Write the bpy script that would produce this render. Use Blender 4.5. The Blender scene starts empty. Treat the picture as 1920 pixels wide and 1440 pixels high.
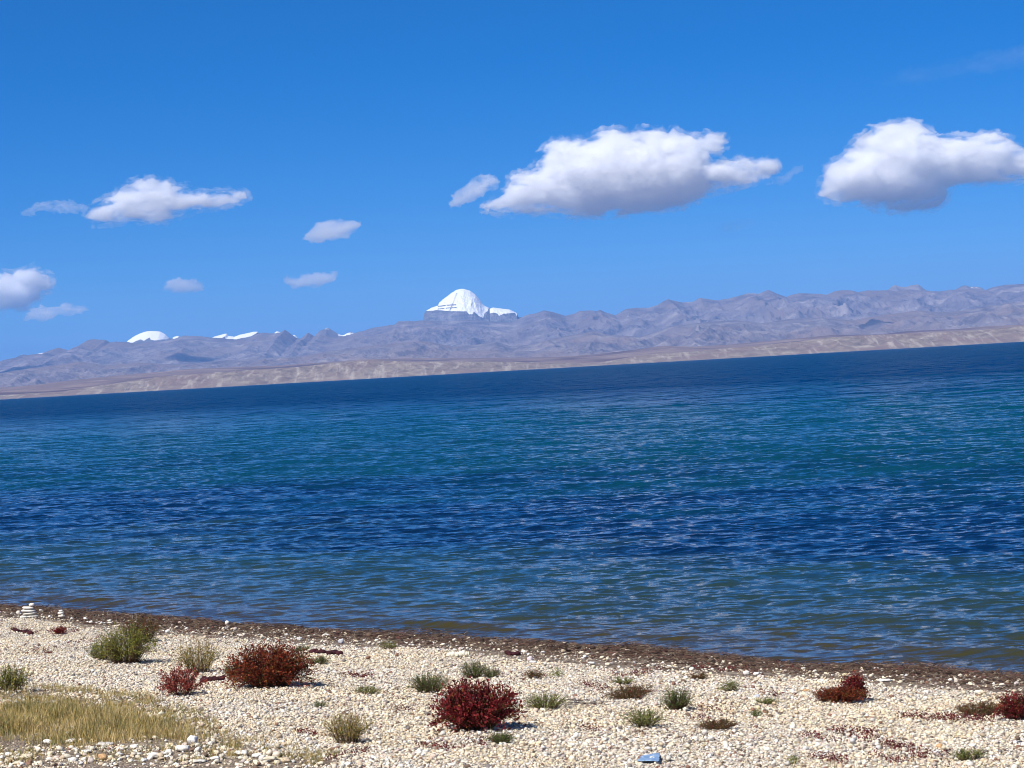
import bpy, math, random
import numpy as np
from mathutils import Matrix, Vector
R = math.radians
rng = np.random.default_rng(7)
random.seed(7)
scene = bpy.context.scene
col = scene.collection

# ------------------------------------------------------------ camera
CAM_H = 3.0
PITCH, ROLL = R(0.362), R(3.24)
LENS = 77.0
F = LENS / 36.0 * 1920.0
fw = Vector((0, math.cos(PITCH), -math.sin(PITCH)))
up0 = Vector((0, math.sin(PITCH), math.cos(PITCH)))
r0 = Vector((1, 0, 0))
rt = r0 * math.cos(ROLL) - up0 * math.sin(ROLL)
up = up0 * math.cos(ROLL) + r0 * math.sin(ROLL)
cd = bpy.data.cameras.new("camera")
cam = bpy.data.objects.new("camera", cd)
col.objects.link(cam)
cd.lens = LENS
cd.sensor_width = 36.0
cd.clip_start = 0.1
cd.clip_end = 300000.0
m = Matrix((rt, up, -fw)).transposed().to_4x4()
m.translation = Vector((0, 0, CAM_H))
cam.matrix_world = m
scene.camera = cam

# ------------------------------------------------------------ sky and sun
SUN_AZ, SUN_EL = R(222), R(50)          # compass-like from +Y, clockwise; the sun is behind and to the left
world = bpy.data.worlds.new("World")
scene.world = world
world.use_nodes = True
wn = world.node_tree
bg = wn.nodes["Background"]
sky = wn.nodes.new("ShaderNodeTexSky")
sky.sky_type = 'NISHITA'
sky.sun_disc = False
sky.sun_elevation = SUN_EL
sky.sun_rotation = SUN_AZ
sky.altitude = 4600
sky.air_density = 1.0
sky.dust_density = 0.0
sky.ozone_density = 10.0
hs = wn.nodes.new("ShaderNodeHueSaturation")       # the phone's vivid colour rendering of the sky
hs.inputs["Hue"].default_value = 0.5015
hs.inputs["Saturation"].default_value = 1.24
wn.links.new(sky.outputs[0], hs.inputs["Color"])
wn.links.new(hs.outputs[0], bg.inputs[0])
bg.inputs[1].default_value = 0.083
sd = bpy.data.lights.new("sun", 'SUN')
sd.energy = 5.0
sd.angle = R(0.5)
sd.color = (1.0, 0.955, 0.89)
sun = bpy.data.objects.new("sun", sd)
col.objects.link(sun)
sun_dir = Vector((math.sin(SUN_AZ) * math.cos(SUN_EL), math.cos(SUN_AZ) * math.cos(SUN_EL), math.sin(SUN_EL)))
sun.rotation_euler = sun_dir.to_track_quat('Z', 'Y').to_euler()
scene.view_settings.view_transform = 'Standard'
scene.view_settings.look = 'None'
scene.view_settings.exposure = 0.42
scene.view_settings.gamma = 1.0
scene.cycles.use_denoising = True
scene.cycles.filter_width = 1.0
scene.cycles.max_bounces = 16
scene.cycles.diffuse_bounces = 3
scene.cycles.glossy_bounces = 3
scene.cycles.volume_bounces = 14
scene.cycles.transparent_max_bounces = 24
scene.cycles.sample_clamp_indirect = 6.0

# ------------------------------------------------------------ helpers
def ray(px, py):
    """direction through a point of the 1920x1440 photograph"""
    return (fw * F + rt * (px - 960.0) - up * (py - 720.0)).normalized()

def at_depth(px, py, Y):
    d = ray(px, py)
    k = Y / d.y
    return Vector((d.x * k, Y, CAM_H + d.z * k))

def interp(x, pts):
    pts = np.asarray(pts, float)
    return np.interp(x, pts[:, 0], pts[:, 1])

class Perlin:
    def __init__(self, seed):
        r = np.random.default_rng(seed)
        self.p = r.permutation(512)
        a = r.random(512) * 2 * np.pi
        self.gx, self.gy = np.cos(a), np.sin(a)
    def h(self, i, j):
        return self.p[(self.p[i & 511] + j) & 511]
    def __call__(self, x, y):
        x = np.asarray(x, float); y = np.asarray(y, float)
        i = np.floor(x).astype(np.int64); j = np.floor(y).astype(np.int64)
        fx, fy = x - i, y - j
        def g(a, b, dx, dy):
            k = self.h(a, b)
            return self.gx[k] * dx + self.gy[k] * dy
        u = fx * fx * fx * (fx * (fx * 6 - 15) + 10)
        v = fy * fy * fy * (fy * (fy * 6 - 15) + 10)
        n00, n10 = g(i, j, fx, fy), g(i + 1, j, fx - 1, fy)
        n01, n11 = g(i, j + 1, fx, fy - 1), g(i + 1, j + 1, fx - 1, fy - 1)
        return 1.5 * ((n00 * (1 - u) + n10 * u) * (1 - v) + (n01 * (1 - u) + n11 * u) * v)
    def fbm(self, x, y, o=5, g=0.5):
        s, a, t = 0, 1, 0
        for k in range(o):
            s = s + a * self(x * 2 ** k + 13.7 * k, y * 2 ** k - 7.3 * k); t += a; a *= g
        return s / t
    def ridged(self, x, y, o=5, g=0.5):
        s, a, t = 0, 1, 0
        for k in range(o):
            n = 1 - np.abs(self(x * 2 ** k + 13.7 * k, y * 2 ** k - 7.3 * k)) * 1.6
            s = s + a * n * np.abs(n); t += a; a *= g
        return s / t
    def billow(self, x, y, o=5, g=0.5):
        s, a, t = 0, 1, 0
        for k in range(o):
            s = s + a * (1 - 2 * np.abs(self(x * 2 ** k + 3.7 * k, y * 2 ** k - 17.3 * k))); t += a; a *= g
        return s / t

def mesh_np(name, V, Q, mat=None, attrs=None, smooth=True, colors=None, parent=None, n=4):
    """V (k,3), Q (f,n) -> one mesh object"""
    V = np.ascontiguousarray(V, np.float32); Q = np.ascontiguousarray(Q, np.int32)
    me = bpy.data.meshes.new(name)
    me.vertices.add(len(V)); me.vertices.foreach_set("co", V.ravel())
    me.loops.add(Q.size); me.loops.foreach_set("vertex_index", Q.ravel())
    me.polygons.add(len(Q))
    me.polygons.foreach_set("loop_start", np.arange(0, Q.size, Q.shape[1], dtype=np.int32))
    me.polygons.foreach_set("loop_total", np.full(len(Q), Q.shape[1], np.int32))
    if smooth:
        me.polygons.foreach_set("use_smooth", np.ones(len(Q), bool))
    for k, a in (attrs or {}).items():
        at = me.attributes.new(k, 'FLOAT', 'POINT'); at.data.foreach_set("value", np.ascontiguousarray(a, np.float32).ravel())
    if colors is not None:
        c = np.ones((len(V), 4), np.float32); c[:, :3] = colors
        at = me.attributes.new("tint", 'FLOAT_COLOR', 'POINT'); at.data.foreach_set("color", c.ravel())
    me.update(calc_edges=True)
    o = bpy.data.objects.new(name, me)
    if mat: me.materials.append(mat)
    col.objects.link(o)
    if parent: o.parent = parent
    return o

def grid_quads(nr, nc, keep=None):
    i = np.arange(nr * nc).reshape(nr, nc)
    q = np.stack([i[:-1, :-1], i[:-1, 1:], i[1:, 1:], i[1:, :-1]], -1)
    if keep is not None:
        return q[keep]
    return q.reshape(-1, 4)

def tag(o, label=None, cat=None, group=None, kind=None):
    if label: o["label"] = label
    if cat: o["category"] = cat
    if group: o["group"] = group
    if kind: o["kind"] = kind
    return o

def lin(c):
    """sRGB 0-255 -> linear"""
    out = []
    for v in c:
        v /= 255.0
        out.append(v / 12.92 if v <= 0.04045 else ((v + 0.055) / 1.055) ** 2.4)
    return out

class Mat:
    def __init__(self, name):
        self.m = bpy.data.materials.new(name); self.m.use_nodes = True
        self.nt = self.m.node_tree
        self.bsdf = self.nt.nodes["Principled BSDF"]
        self.out = self.nt.nodes["Material Output"]
    def n(self, t, **kw):
        nd = self.nt.nodes.new(t)
        for k, v in kw.items():
            if k.startswith("i_"):
                key = k[2:]
                key = int(key) if key.isdigit() else key.replace("_", " ")
                nd.inputs[key].default_value = v
            else:
                setattr(nd, k, v)
        return nd
    def l(self, a, b): self.nt.links.new(a, b)
    def coords(self, scale=(1, 1, 1), rot=(0, 0, 0)):
        tc = self.n("ShaderNodeTexCoord"); mp = self.n("ShaderNodeMapping")
        mp.inputs["Scale"].default_value = scale; mp.inputs["Rotation"].default_value = rot
        self.l(tc.outputs["Object"], mp.inputs["Vector"])
        return mp.outputs["Vector"]
    def noise(self, vec, scale, detail=4, rough=0.5, dist=0.0):
        nd = self.n("ShaderNodeTexNoise"); self.l(vec, nd.inputs["Vector"])
        nd.inputs["Scale"].default_value = scale; nd.inputs["Detail"].default_value = detail
        nd.inputs["Roughness"].default_value = rough; nd.inputs["Distortion"].default_value = dist
        return nd
    def ramp(self, fac, stops, interp='LINEAR'):
        nd = self.n("ShaderNodeValToRGB"); cr = nd.color_ramp; cr.interpolation = interp
        while len(cr.elements) < len(stops): cr.elements.new(0.5)
        for e, (p, c) in zip(cr.elements, stops):
            e.position = p; e.color = (*c, 1) if len(c) == 3 else c
        self.l(fac, nd.inputs[0]); return nd.outputs[0]
    def mix(self, fac, a, b, mode='MIX'):
        nd = self.n("ShaderNodeMix", data_type='RGBA', blend_type=mode)
        for s, v in ((nd.inputs[0], fac), (nd.inputs[6], a), (nd.inputs[7], b)):
            if isinstance(v, (int, float)): s.default_value = v
            elif isinstance(v, (tuple, list)): s.default_value = (*v, 1) if len(v) == 3 else v
            else: self.l(v, s)
        return nd.outputs[2]
    def math(self, op, a, b=0.0, c=0.0):
        nd = self.n("ShaderNodeMath", operation=op)
        for s, v in zip(nd.inputs, (a, b, c)):
            if isinstance(v, (int, float)): s.default_value = v
            else: self.l(v, s)
        return nd.outputs[0]
    def attr(self, name, kind="Fac"):
        nd = self.n("ShaderNodeAttribute", attribute_name=name); return nd.outputs[kind]
    def vmath(self, op, a, b=None, scale=None):
        nd = self.n("ShaderNodeVectorMath", operation=op)
        for s, v in zip(nd.inputs, (a, b)):
            if v is None: continue
            if isinstance(v, tuple): s.default_value = v
            else: self.l(v, s)
        if scale is not None:
            if isinstance(scale, (int, float)): nd.inputs["Scale"].default_value = scale
            else: self.l(scale, nd.inputs["Scale"])
        return nd.outputs[0]
    def bump(self, h, strength=0.5, dist=0.1):
        nd = self.n("ShaderNodeBump"); nd.inputs["Strength"].default_value = strength; nd.inputs["Distance"].default_value = dist
        self.l(h, nd.inputs["Height"]); self.l(nd.outputs[0], self.bsdf.inputs["Normal"])

# ------------------------------------------------------------ shoreline and beach height
_shore_px = [(-400, 1108), (0, 1142), (300, 1163), (500, 1179), (640, 1191), (960, 1208), (1280, 1229), (1500, 1252), (1640, 1257), (1800, 1265), (1920, 1273), (2300, 1305)]
def on_z(px, py, z=0.0):
    d = ray(px, py); k = (z - CAM_H) / d.z
    return np.array((d.x * k, d.y * k))
_sp = np.array([on_z(*p) for p in _shore_px])
TV = (_sp[-2] - _sp[1]); TV /= np.linalg.norm(TV)            # along the shore, to the right and nearer
NV = np.array((TV[1], -TV[0]))                               # towards the land
if NV @ (-_sp[5]) < 0: NV = -NV
_st, _sw = _sp @ TV, _sp @ NV
_o = np.argsort(_st); _st, _sw = _st[_o], _sw[_o]
PN = Perlin(3)
def shore_coords(x, y):
    t = x * TV[0] + y * TV[1]
    w = np.interp(t, _st, _sw)
    s = x * NV[0] + y * NV[1] - w
    return s, t
def ground_z(x, y):
    x = np.asarray(x, float); y = np.asarray(y, float)
    s, t = shore_coords(x, y)
    sl = np.maximum(s, 0)
    z = 0.95 * (1 - np.exp(-sl / 9.0)) + 0.05 * (1 - np.exp(-sl / 0.25))
    z = z + 0.035 * np.exp(-((s - 2.3) / 0.5) ** 2)
    z = np.where(s < 0, np.maximum(s * 0.09, -6.0), z)
    near = np.exp(-(x * x + y * y) / 60.0 ** 2)
    z = z + near * np.clip(s, 0, 1) * (0.030 * PN(x * 0.7, y * 0.7) + 0.012 * PN(x * 2.3 + 5, y * 2.3))
    return z
def ground_pt(px, py):
    """where the line of sight of that point of the photograph meets the beach"""
    d = ray(px, py); lo, hi = 3.0, 80.0
    for _ in range(40):
        k = 0.5 * (lo + hi)
        if CAM_H + d.z * k > float(ground_z(d.x * k, d.y * k)): lo = k
        else: hi = k
    return Vector((d.x * lo, d.y * lo, float(ground_z(d.x * lo, d.y * lo))))

# beach + lake bed + land, one sheet
def axis(fine_lo, fine_hi, step, far):
    a = np.arange(fine_lo, fine_hi, step)
    g = []; v, d = fine_hi, step
    while v < far: g.append(v); v += d; d *= 1.22
    h = []; v, d = fine_lo, step
    while v > -far: v -= d; h.append(v); d *= 1.22
    return np.concatenate([np.array(h[::-1]), a, np.array(g)])
ax_t = axis(-35, 0, 0.06, 60000); ax_s = axis(-2, 12.5, 0.05, 60000)
T_, S_ = np.meshgrid(ax_t, ax_s)
W_ = np.interp(T_, _st, _sw)
X_ = T_ * TV[0] + (S_ + W_) * NV[0]; Y_ = T_ * TV[1] + (S_ + W_) * NV[1]
Z_ = ground_z(X_, Y_)
gm = Mat("beach_ground")
v3 = gm.coords()
vor = gm.n("ShaderNodeTexVoronoi", feature='F1'); vor.inputs["Scale"].default_value = 48; gm.l(v3, vor.inputs["Vector"])
gtone = gm.ramp(gm.n("ShaderNodeSeparateColor").outputs[0], [(0.1, (0.56, 0.47, 0.35)), (0.35, (0.76, 0.68, 0.53)), (0.6, (0.82, 0.76, 0.65)), (0.85, (0.72, 0.61, 0.49)), (0.97, (0.22, 0.16, 0.12))])
gm.l(vor.outputs["Color"], [n for n in gm.nt.nodes if n.type == 'SEPARATE_COLOR'][0].inputs[0])
gcol = gm.mix(gm.ramp(vor.outputs["Distance"], [(0.42, (0, 0, 0)), (0.72, (1, 1, 1))]), gtone, (0.24, 0.19, 0.13))
n2 = gm.noise(v3, 0.9, 6, 0.6)
soil = gm.ramp(gm.noise(v3, 9, 6, 0.6).outputs[0], [(0.3, (0.11, 0.075, 0.05)), (0.55, (0.26, 0.20, 0.14)), (0.75, (0.42, 0.35, 0.26))])
sm = gm.attr("soil")
c1 = gm.mix(gm.ramp(gm.math('ADD', sm, gm.math('MULTIPLY', gm.math('SUBTRACT', n2.outputs[0], 0.5), 0.7)), [(0.35, (0, 0, 0)), (0.62, (1, 1, 1))]), gcol, soil)
gm.l(c1, gm.bsdf.inputs["Base Color"]); gm.bsdf.inputs["Roughness"].default_value = 0.9
gm.bump(gm.math('SUBTRACT', 1.0, vor.outputs["Distance"]), 1.0, 0.02)
# soil mask: wrack strip and the grassy lower left corner
GRASS_POLY_PX = [(-200, 1290), (40, 1288), (130, 1296), (250, 1300), (330, 1322), (395, 1345), (430, 1375), (470, 1400), (620, 1415), (640, 1500), (-200, 1500)]
GP = np.array([ground_pt(*p)[:2] if p[1] < 1460 else ground_pt(p[0], 1480)[:2] for p in GRASS_POLY_PX])
def in_poly(x, y, P):
    ins = np.zeros(np.shape(x), bool)
    for a, b in zip(P, np.roll(P, -1, 0)):
        c = ((a[1] > y) != (b[1] > y))
        with np.errstate(divide='ignore', invalid='ignore'):
            xi = (b[0] - a[0]) * (y - a[1]) / (b[1] - a[1] + 1e-12) + a[0]
        ins ^= c & (x < xi)
    return ins
soil_a = np.where((S_ > -3) & (S_ < 2.45 + 0.25 * PN(T_ * 0.8, T_ * 0 + 3.3)), 1.0, 0.0)
soil_a = np.where(in_poly(X_, Y_, GP), 0.85, soil_a)
g = mesh_np("ground", np.stack([X_, Y_, Z_], -1).reshape(-1, 3), grid_quads(*X_.shape), gm.m, {"soil": soil_a})
tag(g, kind="structure")

# ------------------------------------------------------------ lake
def build_water():
    th = np.concatenate([-np.geomspace(21, 180, 26)[::-1], np.linspace(-21, -15.2, 90)[1:-1], np.linspace(-15.2, 15.2, 980), np.linspace(15.2, 21, 90)[1:-1], np.geomspace(21, 180, 26)])
    th = np.radians(th)
    r = np.concatenate([np.exp(np.arange(math.log(14.0), math.log(160.0), 0.0015)), np.exp(np.arange(math.log(160.3), math.log(1000.0), 0.0026)), np.geomspace(1003, 60000, 120)])
    TH, RR = np.meshgrid(th, r)
    X, Y = RR * np.sin(TH), RR * np.cos(TH)
    s, t = shore_coords(X, Y)
    off = np.maximum(-s, 0)
    step = np.where(RR < 160, RR * 0.0015, RR * 0.0026)
    Z = np.zeros_like(X)
    rr = np.random.default_rng(11)
    base = math.atan2(-0.80, -0.35)           # travel direction of the wind waves
    lam = np.geomspace(0.13, 7.0, 84)
    fade_far = np.clip((1000 - RR) / 300, 0, 1)
    grow = 0.86 * np.clip(0.42 + off / 50.0, 0, 1.0)
    gust = 1 + 0.35 * PN.fbm(X / 45, Y / 45, 3)
    wl_ = np.array([0.25, 0.5, 1.0, 2.5, 7.0])
    wob = [PN(X / (q * 5) + q, Y / (q * 5)).astype(np.float32) for q in wl_]
    wob2 = [PN(X / (q * 3.3) + 71, Y / (q * 3.3) - q).astype(np.float32) for q in wl_]
    for L in lam:
        k = 2 * math.pi / L
        a = base + rr.normal(0, 0.62 if L < 0.9 else 0.36)
        slope = 0.027 * (1.5 if L < 0.8 else 1.0) * (1.0 if L < 1.0 else (1.0 / L) ** 0.7)
        amp = slope / k * 1.25
        ph = rr.random() * 6.283
        cut = np.clip(L / (step * 3.2) - 0.8, 0, 1)
        cutL = np.clip((off * 0.22 / L) ** 0.8, 0, 1) if L > 0.5 else np.clip(off / 1.5 + 0.3, 0, 1)
        j = min(int(np.searchsorted(wl_, L)), len(wl_) - 1)
        arg = (k * (X * math.cos(a) + Y * math.sin(a)) + ph + rr.uniform(-2.2, 2.2) * wob[j] + rr.uniform(-2.2, 2.2) * wob2[j]).astype(np.float32)
        Z += amp * cut * cutL * (np.sin(arg) + 0.22 * np.sin(2 * arg + 0.9))
    Z *= grow * gust * fade_far
    # low swells running in along the shore
    for s0, hh, w, sd_ in ((1.15, 0.052, 0.26, 1.0), (3.2, 0.045, 0.5, 4.0), (6.0, 0.045, 0.7, 9.0), (10.2, 0.04, 0.9, 13.0)):
        c = s0 + 0.55 * PN(t / 5.0 + sd_, t * 0 + sd_)
        am = np.clip(0.35 + 1.4 * PN(t / 2.6 + 7 * sd_, t * 0 + 2 * sd_), 0, 1.3)
        u = (off - c) / w
        Z += hh * am * np.exp(-u * u * np.where(u < 0, 2.8, 0.8))
    edge = np.clip(off / 0.35, 0, 1)
    Z *= edge
    keep = ((s < 2.2) | (RR > 3000))
    keep = keep[:-1, :-1] & keep[1:, 1:]
    # join the seam behind
    V = np.stack([X, Y, Z], -1).reshape(-1, 3)
    return V, grid_quads(len(r), len(th), keep), off
Vw, Qw, off = build_water()
wm = Mat("lake_water")
dist = wm.attr("offshore")
pos = wm.coords()
big = wm.noise(wm.coords((0.03, 0.09, 1)), 1.0, 4, 0.55)
med = wm.noise(wm.coords((0.12, 0.4, 1)), 1.0, 4, 0.6)
dl = wm.math('MULTIPLY', wm.math('LOGARITHM', wm.math('ADD', dist, 1.0), 10.0), 0.25)      # 0 shore, .25 9 m, .5 99 m, 1 10 km
dl = wm.math('ADD', dl, wm.math('MULTIPLY', wm.math('SUBTRACT', big.outputs[0], 0.5), 0.20))
dl = wm.math('ADD', dl, wm.math('MULTIPLY', wm.math('SUBTRACT', med.outputs[0], 0.5), 0.13))
wc = wm.ramp(dl, [(0.0, (0.040, 0.028, 0.013)), (0.085, (0.042, 0.036, 0.012)), (0.14, (0.024, 0.036, 0.024)), (0.220, (0.012, 0.036, 0.040)),
                  (0.272, (0.001, 0.012, 0.045)), (0.310, (0.001, 0.015, 0.055)), (0.38, (0.002, 0.038, 0.066)), (0.46, (0.001, 0.046, 0.080)),
                  (0.56, (0.000, 0.024, 0.088)), (0.8, (0.000, 0.030, 0.092))])
wm.l(wc, wm.bsdf.inputs["Base Color"])
wm.bsdf.inputs["IOR"].default_value = 1.333
wm.bsdf.inputs["Specular IOR Level"].default_value = 0.36
wm.bsdf.inputs["Roughness"].default_value = 0.07
def slopes(sc, scale, amp):
    nd = wm.noise(wm.coords(sc, (0, 0, R(-14))), scale, 3, 0.55)
    v = wm.vmath('SUBTRACT', nd.outputs["Color"], (0.5, 0.5, 0.5))
    return wm.vmath('MULTIPLY', v, (amp, amp, 0.0))
sl = wm.vmath('ADD', slopes((0.8, 2.0, 1), 4.0, 1.3), slopes((0.5, 1.6, 1), 1.0, 0.32))
far_f = wm.math('MINIMUM', wm.math('MAXIMUM', wm.math('DIVIDE', wm.math('SUBTRACT', dist, 12.0), 170.0), 0.0), 1.0)
farw = wm.vmath('ADD', slopes((0.35, 0.9, 1), 1.0, 2.4), slopes((0.06, 0.16, 1), 1.0, 0.8))
sl = wm.vmath('ADD', sl, wm.vmath('SCALE', farw, scale=far_f))
wm.l(wm.math('ADD', 0.07, wm.math('MULTIPLY', far_f, 0.20)), wm.bsdf.inputs["Roughness"])
wm.l(wm.math('SUBTRACT', 0.18, wm.math('MULTIPLY', far_f, 0.17)), wm.bsdf.inputs["Specular IOR Level"])
calm = wm.ramp(dist, [(0.0, (0.35,) * 3), (1.0, (1, 1, 1))])
geo = wm.n("ShaderNodeNewGeometry")
nrm = wm.vmath('NORMALIZE', wm.vmath('ADD', geo.outputs["Normal"], wm.vmath('SCALE', sl, scale=1.0)))
wm.l(nrm, wm.bsdf.inputs["Normal"])
water = mesh_np("water", Vw, Qw, wm.m, {"offshore": off})
tag(water, kind="structure")

# ------------------------------------------------------------ far shore, hills, mountains
def prof_to_world(prof, D):
    P = np.array([at_depth(px, py, D) for px, py in prof])
    o = np.argsort(P[:, 0]); P = P[o]
    return P[:, 0], P[:, 2]

def rock_mat(name, stops, scale, vstr=1.0, bump=12.0, patch=None, strata=0.0, band=None, chute=None):
    a = Mat(name)
    p = a.coords((scale, scale, scale))
    n = a.noise(p, 1.0, 9, 0.62, 0.6)
    c = a.ramp(n.outputs[0], stops)
    if patch:
        n2 = a.noise(a.coords((scale * 0.28,) * 3), 1.0, 4, 0.6, 0.5)
        f = a.ramp(n2.outputs[0], [(0.48, (0, 0, 0)), (0.62, (1, 1, 1))])
        c = a.mix(f, c, patch)
    if chute:      # pale gullies running down the slope
        n3 = a.noise(a.coords((scale * 2.6, scale * 0.25, scale * 0.6)), 1.0, 5, 0.65, 0.3)
        f = a.ramp(n3.outputs[0], [(0.53, (0, 0, 0)), (0.66, (1, 1, 1))])
        c = a.mix(a.math('MULTIPLY', f, 0.42), c, chute)
    if strata:
        w = a.noise(a.coords((scale * 0.25, scale * 0.25, strata)), 1.0, 5, 0.7, 0.3)
        c = a.mix(0.65, c, a.ramp(w.outputs[0], [(0.38, (0.45, 0.45, 0.47)), (0.6, (1.15, 1.12, 1.1))]), 'MULTIPLY')
    sn = a.attr("snow")
    c = a.mix(sn, c, (0.95, 0.95, 0.93))
    a.l(c, a.bsdf.inputs["Base Color"]); a.bsdf.inputs["Roughness"].default_value = 0.95
    a.bsdf.inputs["Specular IOR Level"].default_value = 0.1
    a.bump(n.outputs[0], 0.8, bump)
    return a.m

def make_range(name, D, prof, front, back, base, mat, seed, nx, ny, wl, amp, pw=1.25, xr=1.35, snow=None, cliff=None, jag=0.0, anis=0.33):
    P = Perlin(seed)
    xs, zs = prof_to_world(prof, D)
    half = D * math.tan(R(13.2)) * xr
    x = np.linspace(-half, half, nx)
    crest = np.interp(x, xs, zs)
    out = np.maximum(np.maximum(xs[0] - x, x - xs[-1]), 0)
    crest = crest + np.clip(out / (0.05 * D), 0, 1) * (crest - base) * 0.35 * P.fbm(x / (wl * 1.5), x * 0 + 5, 5)
    crest = crest + jag * P.fbm(x / (wl * 0.12), x * 0 + 1.5, 4)
    v = np.concatenate([np.linspace(1, 0, ny)[:-1], -np.linspace(0, 1, max(ny // 5, 8))])
    v = np.sign(v) * np.abs(v) ** 1.25
    y = np.where(v > 0, D - v * front, D - v * back)
    X, Y = np.meshgrid(x, y)
    Vv = np.abs(v)[:, None]
    H = (crest - base)[None, :]
    wx = X + wl * 0.5 * P.fbm(X / wl * 0.5, Y / wl * 0.5 + 9, 3)
    rg = P.ridged(wx / wl, Y / wl * anis + 3, 8, 0.56) - 0.45
    env = np.clip(Vv * 5.0, 0, 1) ** 1.1 * np.clip((1 - Vv) * 3, 0, 1)
    if cliff:
        g = np.interp(Vv, *cliff)
    else:
        g = (1 - Vv) ** pw
    amp = amp * np.interp(X, [at_depth(300, 650, D).x, at_depth(750, 650, D).x, at_depth(1250, 650, D).x], [0.42, 0.6, 1.0]) if name == 'mountains' else amp
    Z = base + H * g + amp * env * (rg + 0.35 * P.fbm(X / wl * 3, Y / wl * 3, 4)) * np.clip(H / np.percentile(H, 60), 0.3, 1.3)
    Z = np.where(np.broadcast_to(Vv, Z.shape) >= 0.999, base, Z)
    sn = np.zeros_like(Z)
    if snow is not None:
        sn = snow(X, Y, Z, D, P)
    return mesh_np(name, np.stack([X, Y, Z], -1).reshape(-1, 3), grid_quads(*X.shape)[:, ::-1], mat, {"snow": sn})

WL = lambda x: 694.5 - 0.0566 * (x - 960)
# bluffs at the far water's edge
bluff = [(-300, 758), (0, 741), (120, 734), (200, 721), (300, 706), (380, 700), (450, 695), (560, 688), (640, 679), (700, 675), (760, 678), (900, 678), (980, 679), (1060, 681), (1110, 683),
         (1180, 670), (1240, 662), (1300, 659), (1400, 650), (1500, 640), (1560, 632), (1640, 628), (1720, 624), (1800, 621), (1860, 617), (1920, 611), (2200, 590)]
plain = [(-300, 742), (0, 726), (60, 723), (120, 715), (230, 703), (300, 697), (350, 692), (430, 689), (530, 685), (620, 678), (700, 673), (760, 672), (860, 671), (950, 671), (1040, 669), (1110, 665), (1180, 657),
         (1240, 649), (1300, 650), (1370, 646), (1440, 639), (1500, 634), (1560, 628), (1650, 627), (1700, 621), (1740, 619), (1790, 617), (1830, 613), (1920, 608), (2200, 588)]
bl = rock_mat("bluff_rock", [(0.25, (0.11, 0.085, 0.07)), (0.45, (0.19, 0.15, 0.12)), (0.6, (0.26, 0.215, 0.17)), (0.8, (0.42, 0.37, 0.30))], 1 / 120.0, bump=6, patch=(0.20, 0.145, 0.12), chute=(0.52, 0.47, 0.40))
pl = rock_mat("plain_earth", [(0.25, (0.13, 0.090, 0.078)), (0.5, (0.21, 0.150, 0.12)), (0.7, (0.30, 0.225, 0.175)), (0.85, (0.42, 0.34, 0.27))], 1 / 420.0, bump=6, patch=(0.11, 0.07, 0.06))
# the rim of pale beach below the bluffs is part of the bluff mesh: it starts at the water
o = make_range("hills", 15700, bluff, 700, 2500, -3.0, bl, 21, 1700, 70, 330, 34, xr=1.9, cliff=([0, 0.35, 0.75, 0.92, 1.0], [1, 0.82, 0.35, 0.10, 0.0]), jag=2.0, anis=0.5)
tag(o, kind="structure")
o = make_range("terrain", 21500, plain, 5200, 4000, -3.0, pl, 22, 1400, 90, 1500, 20, pw=0.7, xr=1.9, jag=2.0, anis=1.0)
tag(o, kind="structure")

# foothills and the main range
main = [(-400, 690), (-200, 700), (0, 677), (18, 673), (35, 668), (45, 670), (55, 665), (78, 663), (95, 656), (110, 652), (128, 656), (137, 652), (151, 647), (164, 638), (175, 636), (199, 638), (206, 642), (217, 640),
        (237, 641), (260, 645), (300, 640), (322, 637), (346, 629), (379, 631), (392, 633), (410, 634), (440, 636), (467, 634), (485, 625), (494, 624), (509, 625), (525, 623), (534, 618), (540, 622), (550, 629), (558, 635), (565, 634.5), (578, 623.5),
        (589, 631), (600, 628), (615, 632), (630, 634), (642, 631), (658, 627), (678, 621), (691, 617.6), (700, 614.5), (715, 612), (740, 608), (747, 602.5), (778, 602), (794, 600), (830, 603), (870, 600), (907, 601), (930, 604), (960, 603), (975, 598),
        (985, 591), (1006, 587), (1019, 582), (1031, 584), (1059, 592), (1075, 589), (1087, 583.5), (1103, 582), (1119, 583), (1125, 581), (1137, 586), (1153, 591), (1162, 586), (1175, 579), (1194, 577.5), (1216, 577), (1231, 572),
        (1244, 564), (1253, 560.5), (1262, 564), (1278, 567), (1300, 565), (1312, 558), (1346, 564), (1365, 560), (1402, 550), (1421, 551), (1440, 544), (1462, 552.5), (1474, 556), (1500, 549), (1522, 550), (1549, 552.6),
        (1567, 545), (1590, 544), (1609, 548), (1624, 545), (1665, 544), (1680, 546), (1705, 543), (1740, 545), (1759, 547), (1785, 543), (1800, 542), (1834, 542), (1849, 543.6), (1864, 538), (1882, 534), (1920, 532), (2000, 534), (2200, 520), (2500, 530)]
mid = [(-300, 735), (0, 700), (60, 690), (110, 684), (150, 678), (200, 685), (260, 680), (330, 683), (420, 676), (500, 672), (560, 668), (640, 655), (700, 648), (760, 642), (800, 640), (850, 650), (900, 645), (930, 640), (960, 650), (1000, 645), (1050, 632), (1110, 622), (1150, 628), (1200, 632),
       (1260, 612), (1320, 604), (1380, 600), (1430, 606), (1480, 598), (1540, 595), (1600, 600), (1660, 590), (1720, 582), (1780, 586), (1830, 578), (1880, 570), (1920, 566), (2200, 560)]
rk = rock_mat("mountain_rock", [(0.30, (0.085, 0.070, 0.078)), (0.45, (0.155, 0.130, 0.138)), (0.57, (0.225, 0.190, 0.19)), (0.72, (0.40, 0.35, 0.33))], 1 / 480.0, bump=80, patch=(0.20, 0.155, 0.14))
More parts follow.
